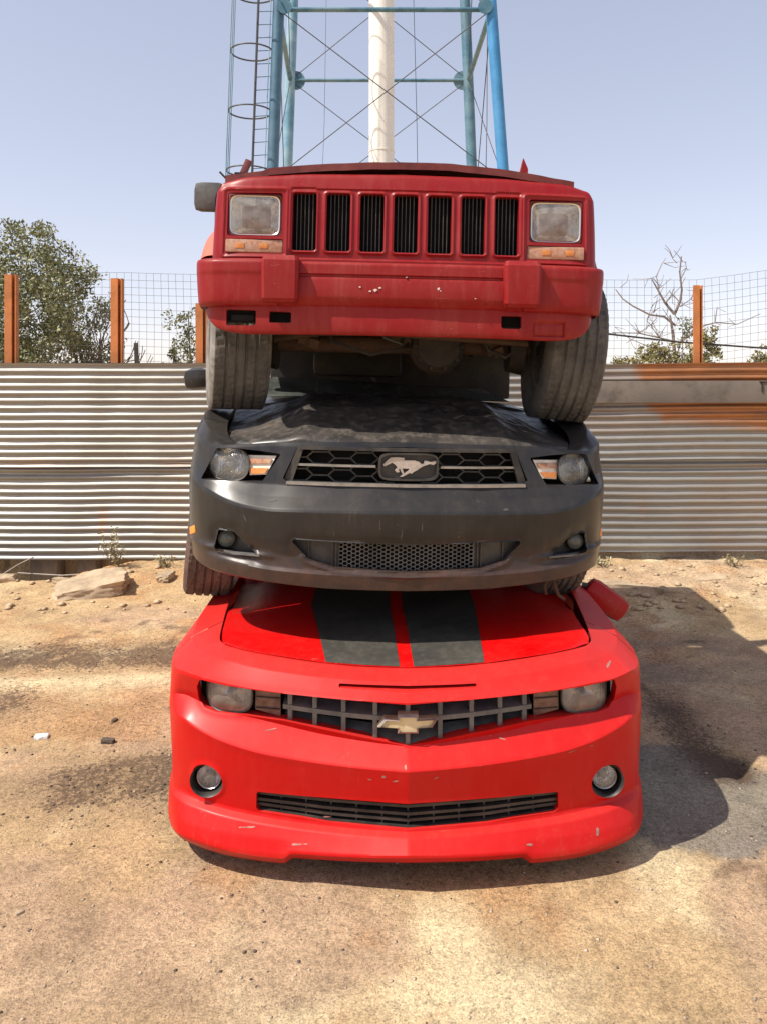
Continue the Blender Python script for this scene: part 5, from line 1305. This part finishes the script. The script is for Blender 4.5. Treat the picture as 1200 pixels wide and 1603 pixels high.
# ================================================================== WATER TOWER
def build_tower():
    root = empty('water_tower', (.05, 20, 0), label='blue tubular steel water tower frame with a cream pipe and caged ladder behind the cars', cat='water tower')
    ox, oy = .05, 20
    blue = plain('blue_tower_paint', (.045, .24, .50), .42, 0, .3, 1.5, dust=(.12, .26, .38), dustamt=.35)
    teal = plain('chalky_teal_paint', (.05, .16, .24), .55, 0, .35, 2, dust=(.25, .30, .28), dustamt=.5)
    teal_shade = plain('shaded_leg_blue', (.045, .13, .21), .5, 0, .35, 2, dust=(.12, .20, .24), dustamt=.5)  # front left leg only, its shade side put into the colour
    pale = plain('pale_blue_paint', (.13, .30, .42), .5, 0, .35, 1.5, dust=(.45, .50, .47), dustamt=.6)
    cream = plain('cream_pipe_paint', (.80, .785, .72), .5, 0, .15, 1.2, dust=(.5, .45, .34), dustamt=.3)
    dark = plain('dark_rod', (.06, .065, .07), .6)
    def W(x, y, z): return (x - ox, y - oy, z)
    zl, zh = 0.0, 15.5
    def leg(side, front):
        Y = 18.0 if front else 22.2
        if front: xa, xb = ((427.5, 437) if side < 0 else (786, 767))
        else: xa, xb = ((450, 459) if side < 0 else (737.5, 727))
        z1 = 2 + 340 * Y / 1203; z2 = 2 + 600 * Y / 1203
        Xa, Xb = (xa - 600) * Y / 1203, (xb - 600) * Y / 1203
        f = lambda z: Xa + (Xb - Xa) * (z - z1) / (z2 - z1)
        return f, Y
    L = {}
    for side in (-1, 1):
        for front in (True, False):
            f, Y = leg(side, front); L[(side, front)] = (f, Y)
            b = MB(); b.tube([W(f(z), Y, z) for z in (zl, 4, 8, 12, zh)], .135 if front else .150, 20); b.build('leg', (teal_shade if side < 0 else blue) if front else (pale if side < 0 else teal), root, smooth=50)
            b = MB(); b.box(W(f(0), Y, .06), (.6, .6, .12), bev=.02); b.build('base_plate', conc_m, root)
    rings = [10.75, 6.75, 2.75, 14.75]
    def pt(s, fr, z): f, Y = L[(s, fr)]; return W(f(z), Y, z)
    for z in rings:
        for fr in (True, False):
            b = MB(); b.tube([pt(-1, fr, z), pt(1, fr, z)], .055 if fr else .05, 12); b.build('ring_beam', teal, root)
        for s in (-1, 1):
            b = MB(); b.tube([pt(s, True, z), pt(s, False, z)], .065, 12); b.build('ring_beam', teal, root)
            for fr in (True, False):
                p = pt(s, fr, z); b = MB(); gr_ = .17 if fr else .27; b.lathe([(-.015, .0), (-.015, gr_), (.015, gr_), (.015, .0)], 24, 'Y', (p[0] - s * .16, p[1] + (.17 if not fr else -.0) - .16, p[2])); b.build('gusset_plate', teal, root)
    def rod(a, c, r=.012):
        b = MB(); b.tube([a, c], r, 6); b.build('brace_rod', dark, root)
    for zt, zb in ((14.75, 10.75), (10.75, 6.75), (6.75, 2.75)):
        for fr in (True, False):
            rod(pt(-1, fr, zt), pt(1, fr, zb)); rod(pt(1, fr, zt), pt(-1, fr, zb))
        for s in (-1, 1):
            rod(pt(s, True, zt), pt(s, False, zb), .012); rod(pt(s, False, zt), pt(s, True, zb), .012)
    for z in (12.6, 9.0):
        for (a, b2) in (((-1, False), (1, True)),):
            pass
    b = MB(); b.lathe([(-.1, .325), (zh, .325)], 32, 'Z', W(-.05, 20, 0))
    for z in (3.6, 8.0, 12.4): b.lathe([(z, .325), (z, .338), (z + .03, .338), (z + .03, .325)], 32, 'Z', W(-.05, 20, 0))
    b.build('riser_pipe', cream, root, smooth=60, fix=False)
    b = MB()
    for k, z in enumerate((8.03, 8.05)):
        pass
    for (x0, x1, r) in ((500, 512, .006), (655, 645, .008), (757, 762, .01)):
        b = MB(); Y = 20.5; b.tube([W((x0 - 600) * Y / 1203, Y, 5.5), W(((x0 + x1) / 2 - 600) * Y / 1203 + .03, Y, 9), W((x1 - 600) * Y / 1203, Y, 13.5)], r, 6); b.build('hanging_cable', dark, root)
    # ladder with safety cage on the left front leg
    f, Y = L[(-1, True)]
    lad = empty('ladder', (0, 0, 0)); lad.parent = root
    def lx(z, d): return f(z) + d
    for dx, dy, r in ((-.46, -.10, .028), (-.17, -.10, .012)):
        b = MB(); b.tube([W(lx(z, dx), Y + dy, z) for z in (1, 5, 9, 13, 15.4)], r, 8); b.build('ladder_rail', dark if r > .02 else pale, lad)
    for k in range(46):
        z = 1.2 + k * .305; b = MB(); b.tube([W(lx(z, -.46), Y - .10, z), W(lx(z, -.14), Y - .02, z + .05)], .010, 6); b.build('rung', teal, lad)
    for k in range(10):
        z = 1.6 + k * 1.385 - .20; pts = []
        for q in range(25):
            a = R(20 + 320 * q / 24); pts.append(W(lx(z, -.56 + 0.50 * math.cos(a)), Y - .10 - .48 * math.sin(a), z))
        b = MB(); b.tube(pts, .019, 6); b.build('cage_hoop', dark, lad)
    for dx, dy in ((-1.04, -.16), (-1.02, .10), (-.98, -.26)):
        b = MB(); b.tube([W(lx(z, dx), Y - .1 + dy, z) for z in (1.6, 5, 9, 13, 15.2)], .012, 6); b.build('cage_strap', teal, lad)

# ================================================================== VEGETATION
def leaf_mesh(name, centers, spread, per, size, mat, parent, seed, kind=None):
    r = np.random.default_rng(seed); Cc = np.repeat(np.array(centers), per, 0); n = len(Cc)
    off = r.normal(0, 1, (n, 3)); off /= np.linalg.norm(off, axis=1)[:, None] + 1e-6; off *= (r.random((n, 1)) ** .5) * spread
    c = Cc + off; s = size * (.6 + .8 * r.random(n))
    a = r.normal(0, 1, (n, 3)); a /= np.linalg.norm(a, axis=1)[:, None]; b = np.cross(a, r.normal(0, 1, (n, 3))); b /= np.linalg.norm(b, axis=1)[:, None] + 1e-9
    a *= s[:, None]; b *= (s * .42)[:, None]
    V = np.stack([c - a, c + b * 1.0, c + a, c - b], 1).reshape(-1, 3); Fq = np.arange(n * 4).reshape(n, 4)
    me = np_mesh(name, V, Fq); o = link(name, me, mat, parent, 0)
    if kind: o['kind'] = kind
    return o
def leaf_mat(name, c1, c2, c3):
    m, n, b = new_mat(name)
    g = nd(n, 'ShaderNodeNewGeometry'); rp = ramp(n, g.outputs['Random Per Island'], [(0, c1), (.5, c2), (1, c3)])
    n.links.new(rp, b.inputs['Base Color']); b.inputs['Roughness'].default_value = .55
    b.inputs['Transmission Weight'].default_value = 0.0
    return m
def branches(start, dirv, length, r, depth, rnd, out, tips, spread=.6, shrink=.72, kids=3, up=.15, minr=.006):
    pts = [Vector(start)]; d = Vector(dirv).normalized(); rs = [r]; n = 5
    for i in range(n):
        d = (d + Vector((rnd.uniform(-1, 1), rnd.uniform(-1, 1), rnd.uniform(-1, 1))) * .16 + Vector((0, 0, up * .3))).normalized()
        pts.append(pts[-1] + d * length / n); rs.append(max(minr, r * (1 - .42 * (i + 1) / n)))
    out.tube(pts, rs, 6)
    tips.append((pts[-1], depth)); tips.append((pts[3], depth))
    if depth > 0:
        for k in range(kids):
            p = pts[rnd.choice((2, 3, 4, 5))]
            dd = (d + Vector((rnd.uniform(-1, 1), rnd.uniform(-1, 1), rnd.uniform(-.6, 1))) * spread).normalized()
            branches(p, dd, length * shrink * rnd.uniform(.8, 1.15), rs[3] * .68, depth - 1, rnd, out, tips, spread, shrink, kids, up, minr)
def build_plants():
    bark = plain('grey_bark', (.17, .14, .11), .9, bmp=.5)
    lm = leaf_mat('olive_leaves', (.085, .10, .032), (.17, .18, .065), (.36, .34, .17))
    rnd = random.Random(5)
    # broad tree behind the left fence
    t = empty('tree', (-4.35, 10.4, 0), label='leafy olive green tree behind the left end of the fence', cat='tree')
    tb = MB(); tips = []
    for k in range(7):
        branches((rnd.uniform(-.1, .1), 0, 0.2), (rnd.uniform(-.35, .28), rnd.uniform(-.3, .3), 1), 1.45, .05, 3, rnd, tb, tips, .75, .62, 3, .12)
    tb.build('trunk', bark, t)
    # crown outline: rounded with bumps (world heights in metres)
    cs = []; r2 = np.random.default_rng(4); tries = 0
    top = lambda x: np.interp(x, [-1.6, -1.0, -.84, -.62, -.50, -.30, -.10, .06, .18, .30, .42, .54, .60], [3.6, 3.75, 3.85, 4.13, 3.90, 4.15, 4.0, 3.85, 3.68, 3.74, 3.5, 3.25, 2.3])
    while len(cs) < 430 and tries < 20000:
        tries += 1; x = r2.uniform(-1.5, .56); y = r2.uniform(-.9, .9); z = r2.uniform(2.05, 4.3)
        tz = float(top(x)) - .35 * (y / .9) ** 2
        if z > tz - .12: continue
        if float(fbm(x, y, z, 2.3, 3)) < -.12 + .10 * (2.9 - z): continue
        cs.append((x, y, z))
    for x in (-.62, -.62, -.30, -.30, .0, .37, .55): cs += [(x + rnd.uniform(-.04, .04), rnd.uniform(-.3, .3), float(top(x)) - .08 + rnd.uniform(-.05, .06)) for _ in range(3)]
    leaf_mesh('foliage', cs, .15, 64, .027, lm, t, 3)
    twig = MB(); cs = cs[::2]
    for c_ in cs[::3]:
        p = Vector(c_); twig.tube([p * .82 + Vector((0, 0, .25)), p], [.008, .004], 4, False)
    twig.build('twigs', bark, t)['kind'] = 'stuff'
    # small conifer and hanging foliage near the cars
    t = empty('shrub', (-2.86, 10.5, 0), label='small pointed dark shrub above the left fence beside the middle orange post', cat='shrub')
    b = MB(); b.tube([(0, 0, 0), (0, 0, 2.5)], [.04, .01], 6); b.build('stem', bark, t)
    r3 = np.random.default_rng(8); cs = []
    for _ in range(50):
        z = r3.uniform(1.6, 2.46); w_ = (2.52 - z) * .35; cs.append((r3.uniform(-w_, w_), r3.uniform(-w_, w_), z))
    leaf_mesh('foliage', cs, .06, 30, .022, leaf_mat('dark_needles', (.04, .045, .025), (.07, .07, .04), (.12, .11, .06)), t, 9)
    t = empty('shrub', (-2.18, 8.6, 0), label='ragged yellowish green shrub beside the post nearest the stacked cars', cat='shrub')
    b = MB(); b.tube([(0, 0, 0), (.05, 0, 1.6), (0, 0, 2.8)], [.03, .02, .006], 6); b.build('stem', bark, t)
    cs = [(r3.normal(0, .07), r3.normal(0, .1), r3.uniform(2.0, 2.86)) for _ in range(40)]
    leaf_mesh('foliage', cs, .07, 26, .022, lm, t, 10)
    b = MB(); b.box((-3.17, 10.0, 1.25), (.045, .045, 2.55), rot=(0, R(-2), 0)); b.build('post', plain('dark_timber', (.06, .05, .045), .9), None, label='short dark timber post behind the netting right of the middle orange post', cat='post')
    # bare branched tree on the right
    t = empty('tree', (3.75, 9.9, 0), label='bare grey branching tree behind the right hand netting', cat='tree')
    tb = MB(); 
    def W(px, py, y=9.9): return Vector(((px - 600) * y / 1203 - 3.75, y - 9.9, 2 - (py - 600) * y / 1203))
    lines = [([(1058, 700), (1058, 560), (1057, 520), (1055, 492)], .030), ([(1055, 492), (1041, 474), (1030, 452), (1022, 436)], .018), ([(1055, 492), (1062, 472), (1063, 455), (1058, 428), (1059, 404)], .018),
             ([(1041, 474), (1052, 462), (1060, 448)], .010), ([(1057, 510), (1040, 495), (1020, 492), (995, 478), (980, 466), (970, 450)], .016), ([(1058, 560), (1068, 530), (1075, 518)], .010),
             ([(1063, 440), (1072, 420), (1068, 410)], .007), ([(1030, 452), (1028, 432), (1038, 412), (1046, 402)], .008), ([(1022, 490), (1024, 474), (1023, 466)], .006), ([(1059, 412), (1052, 404)], .006),
             ([(1057, 535), (1030, 528), (1000, 521), (960, 520)], .012), ([(1055, 550), (1020, 545), (985, 530), (962, 512)], .007), ([(1058, 540), (1100, 510), (1118, 505), (1150, 508), (1185, 492)], .011), ([(1118, 505), (1122, 482), (1136, 488)], .008),
             ([(1030, 528), (1018, 508), (1012, 500)], .006), ([(1000, 521), (992, 505)], .005), ([(1063, 480), (1080, 468), (1084, 455)], .006)]
    for pts, r in lines:
        yo = rnd.uniform(-.25, .25); pp = [W(*p) + Vector((0, yo * i / len(pts), 0)) for i, p in enumerate(pts)]
        tb.tube(pp, [r * (1 - .6 * i / (len(pts) - 1)) for i in range(len(pts))], 6)
    for _ in range(80):
        pts, r = rnd.choice(lines); p = W(*rnd.choice(pts)); d = Vector((rnd.uniform(-1, 1), rnd.uniform(-1, 1), rnd.uniform(-.5, 1))).normalized()
        L = rnd.uniform(.08, .30); q = p + d * L * .6; tb.tube([p, q, q + (d + Vector((rnd.uniform(-.6, .6), 0, rnd.uniform(-.3, .7)))).normalized() * L * .5], [.005, .004, .003], 4, False)
    tb.build('trunk', plain('bare_bark', (.24, .19, .16), .9), t)
    yl = leaf_mat('yellowing_leaves', (.12, .12, .04), (.22, .20, .07), (.34, .28, .12))
    for (px, py, w_, h_, n, lab) in ((1105, 548, .16, .22, 60, 'round yellow green bush at the foot of the right hand orange post'), (1022, 556, .15, .14, 50, 'low yellow green bush left of the bare tree'), (1070, 560, .30, .10, 50, 'low straggly bush under the bare tree'), (975, 566, .25, .06, 24, 'faint low weeds nearest the off-roader wheel above the fence'), (1196, 560, .16, .10, 24, 'weed tuft at the right edge above the fence')):
        y = 8.8; x = (px - 600) * y / 1203; z = 2 - (py - 600) * y / 1203
        t = empty('bush', (x, y, 0), label=lab, cat='bush', group='bushes behind the right fence')
        b = MB(); b.tube([(0, 0, 0), (0, 0, z)], [.02, .005], 5); b.build('stem', bark, t)
        cs = [(r3.normal(0, w_ * .5), r3.normal(0, .1), z + r3.normal(0, h_ * .5)) for _ in range(n)]
        leaf_mesh('foliage', cs, .05, 22, .020, yl, t, int(px))
    cs = [(1073, 515), (1078, 508), (1070, 505), (1080, 520), (1074, 525)]
    t = empty('leafy_sprig', (3.85, 9.9, 0), label='cluster of brown leaves hanging between the bare tree and the orange post', cat='foliage')
    b = MB(); b.tube([(0, 0, 0), (0, 0, 2.7)], [.01, .004], 5); b.build('stem', bark, t)
    leaf_mesh('foliage', [tuple(W(*c_) + Vector((-.1, 0, 0))) for c_ in cs], .10, 40, .022, lm, t, 77)
    # weeds at the foot of the left fence
    dry = leaf_mat('dry_weed', (.22, .19, .09), (.34, .30, .16), (.46, .41, .26))
    for (px, py, hgt, lab) in ((172, 885, .42, 'dry weed growing against the left fence above the broken slab'), (186, 888, .25, 'short dry weed beside the taller one at the left fence'), (940, 868, .10, 'dry grass tuft at the fence foot right of the stack'), (1150, 890, .09, 'lowest dry tuft at the right end of the fence foot'), (262, 884, .10, 'dry tuft between the broken slab and the stack')):
        y = 7.62; x = (px - 600) * y / 1203
        z = float(ground_z(np.array(x), np.array(y)))
        t = empty('weed', (x, y, z), label=lab, cat='weed'); b = MB(); cs = []
        for k in range(9):
            a = rnd.uniform(0, 6.28); e = Vector((math.cos(a) * .09, math.sin(a) * .07, hgt * rnd.uniform(.5, 1))); b.tube([(0, 0, 0), tuple(e * .5 + Vector((0, 0, .03))), tuple(e)], [.003, .0025, .0015], 4, False); cs += [tuple(e), tuple(e * .75), tuple(e * .5)]
        b.build('stem', bark, t); leaf_mesh('foliage', cs, .05, 7, .014, dry, t, int(px) + 5)

conc_m = plain('tower_footing', (.3, .28, .25), .9)
build_ground()
scatter('pebbles', 'small pale pebbles strewn across the dry dirt', 'pebbles', 7000, (-4.2, 4.2), (2.2, 7.7), (.002, .0085), (.46, .36, .26), 1)
scatter('dark_gravel', 'dark gravel bits lying in bands on the dirt', 'gravel', 60000, (-4.2, 4.2), (2.2, 7.7), (.002, .010), (.12, .085, .065), 2,
        dens=lambda X, Y: np.clip(.010 + .10 * (fbm(X, Y, 50, 1.5, 3) > .24) + .8 * (np.exp(-((Y - 5.40 - .07 * (X + 2)) / .20) ** 2) * (X < -.8) + np.exp(-((Y - 3.72 - .3 * (X + 1.1)) / .30) ** 2 - ((X + 1.15) / .5) ** 2) + np.exp(-((X - 1.66) / .16) ** 2 - ((Y - 4.2) / .45) ** 2)), 0, 1))
scatter('rubble', 'loose rubble and earth lumps along the foot of the fence', 'rubble', 900, (-4.4, 4.4), (6.35, 7.7), (.008, .055), (.50, .37, .23), 7, dens=lambda X, Y: np.clip(.3 + .7 * (fbm(X, Y, 5, 1.2, 3) > 0), 0, 1), flat=.55)
stone = plain('sandstone', (.42, .32, .21), .9, 0, .4, 7, bmp=.7, bscale=22)
dk = plain('dark_stone', (.10, .075, .055), .9, bmp=.5)
def gz(x, y): return float(ground_z(np.array(x), np.array(y)))
rock('broken_slab', (-2.62, 6.95, gz(-2.62, 6.95) + .03), (.60, .42, .17), (R(8), R(-9), R(14)), stone, 3, 'large broken stone slab tilted on the dirt below the left fence', 'stone slab', sharp=.34)
rock('stone', (2.25, 7.15, .10), (.50, .22, .10), (0, R(3), R(-5)), stone, 5, 'flat stone block half buried right of the stack below the fence', 'stone', sharp=.2)
rock('stone', (2.95, 7.32, .10), (.62, .30, .12), (0, R(-4), R(6)), stone, 9, 'long pale earth slab at the foot of the rusty fence', 'stone', sharp=.12)
for i, (x, y, s, lab, mt) in enumerate([(-1.46, 4.08, .035, 'dark crescent shaped clod on the dirt left of the red coupe', dk), (-1.52, 4.35, .02, 'small dark clod farther back than the crescent shaped one', dk), (2.02, 3.28, .028, 'dark clod at the right in the sunlit foreground', dk),
                                  (-1.30, 2.75, .014, 'little stone in the left foreground', stone), (.36, 2.48, .012, 'pale pebble at the bottom of the picture', stone),
                                  (-3.55, 7.2, .10, 'earth lump at the left edge of the hollow', stone), (-2.05, 7.25, .11, 'earth lump between the slab and the stack', stone), (-3.0, 7.15, .07, 'small earth lump in front of the footings', stone), (2.5, 6.9, .06, 'small stone before the long pale slab', stone)]):
    rock('clod' if mt is dk else 'stone', (x, y, gz(x, y) + s * .25), (s * 2, s * 1.1, s * .7), (0, 0, i * 1.3), mt, 20 + i, lab, 'clod' if mt is dk else 'stone', sharp=.3)
rock('scrap', (-1.83, 4.12, gz(-1.83, 4.12) + .006), (.07, .05, .02), (0, 0, .2), plain('white_scrap', (.72, .74, .74), .6), 40, 'scrap of white litter on the dirt left of the red coupe', 'litter', sharp=.2)
build_fences(); build_tower(); build_plants()
build_red_coupe(); build_grey_coupe(); build_suv()
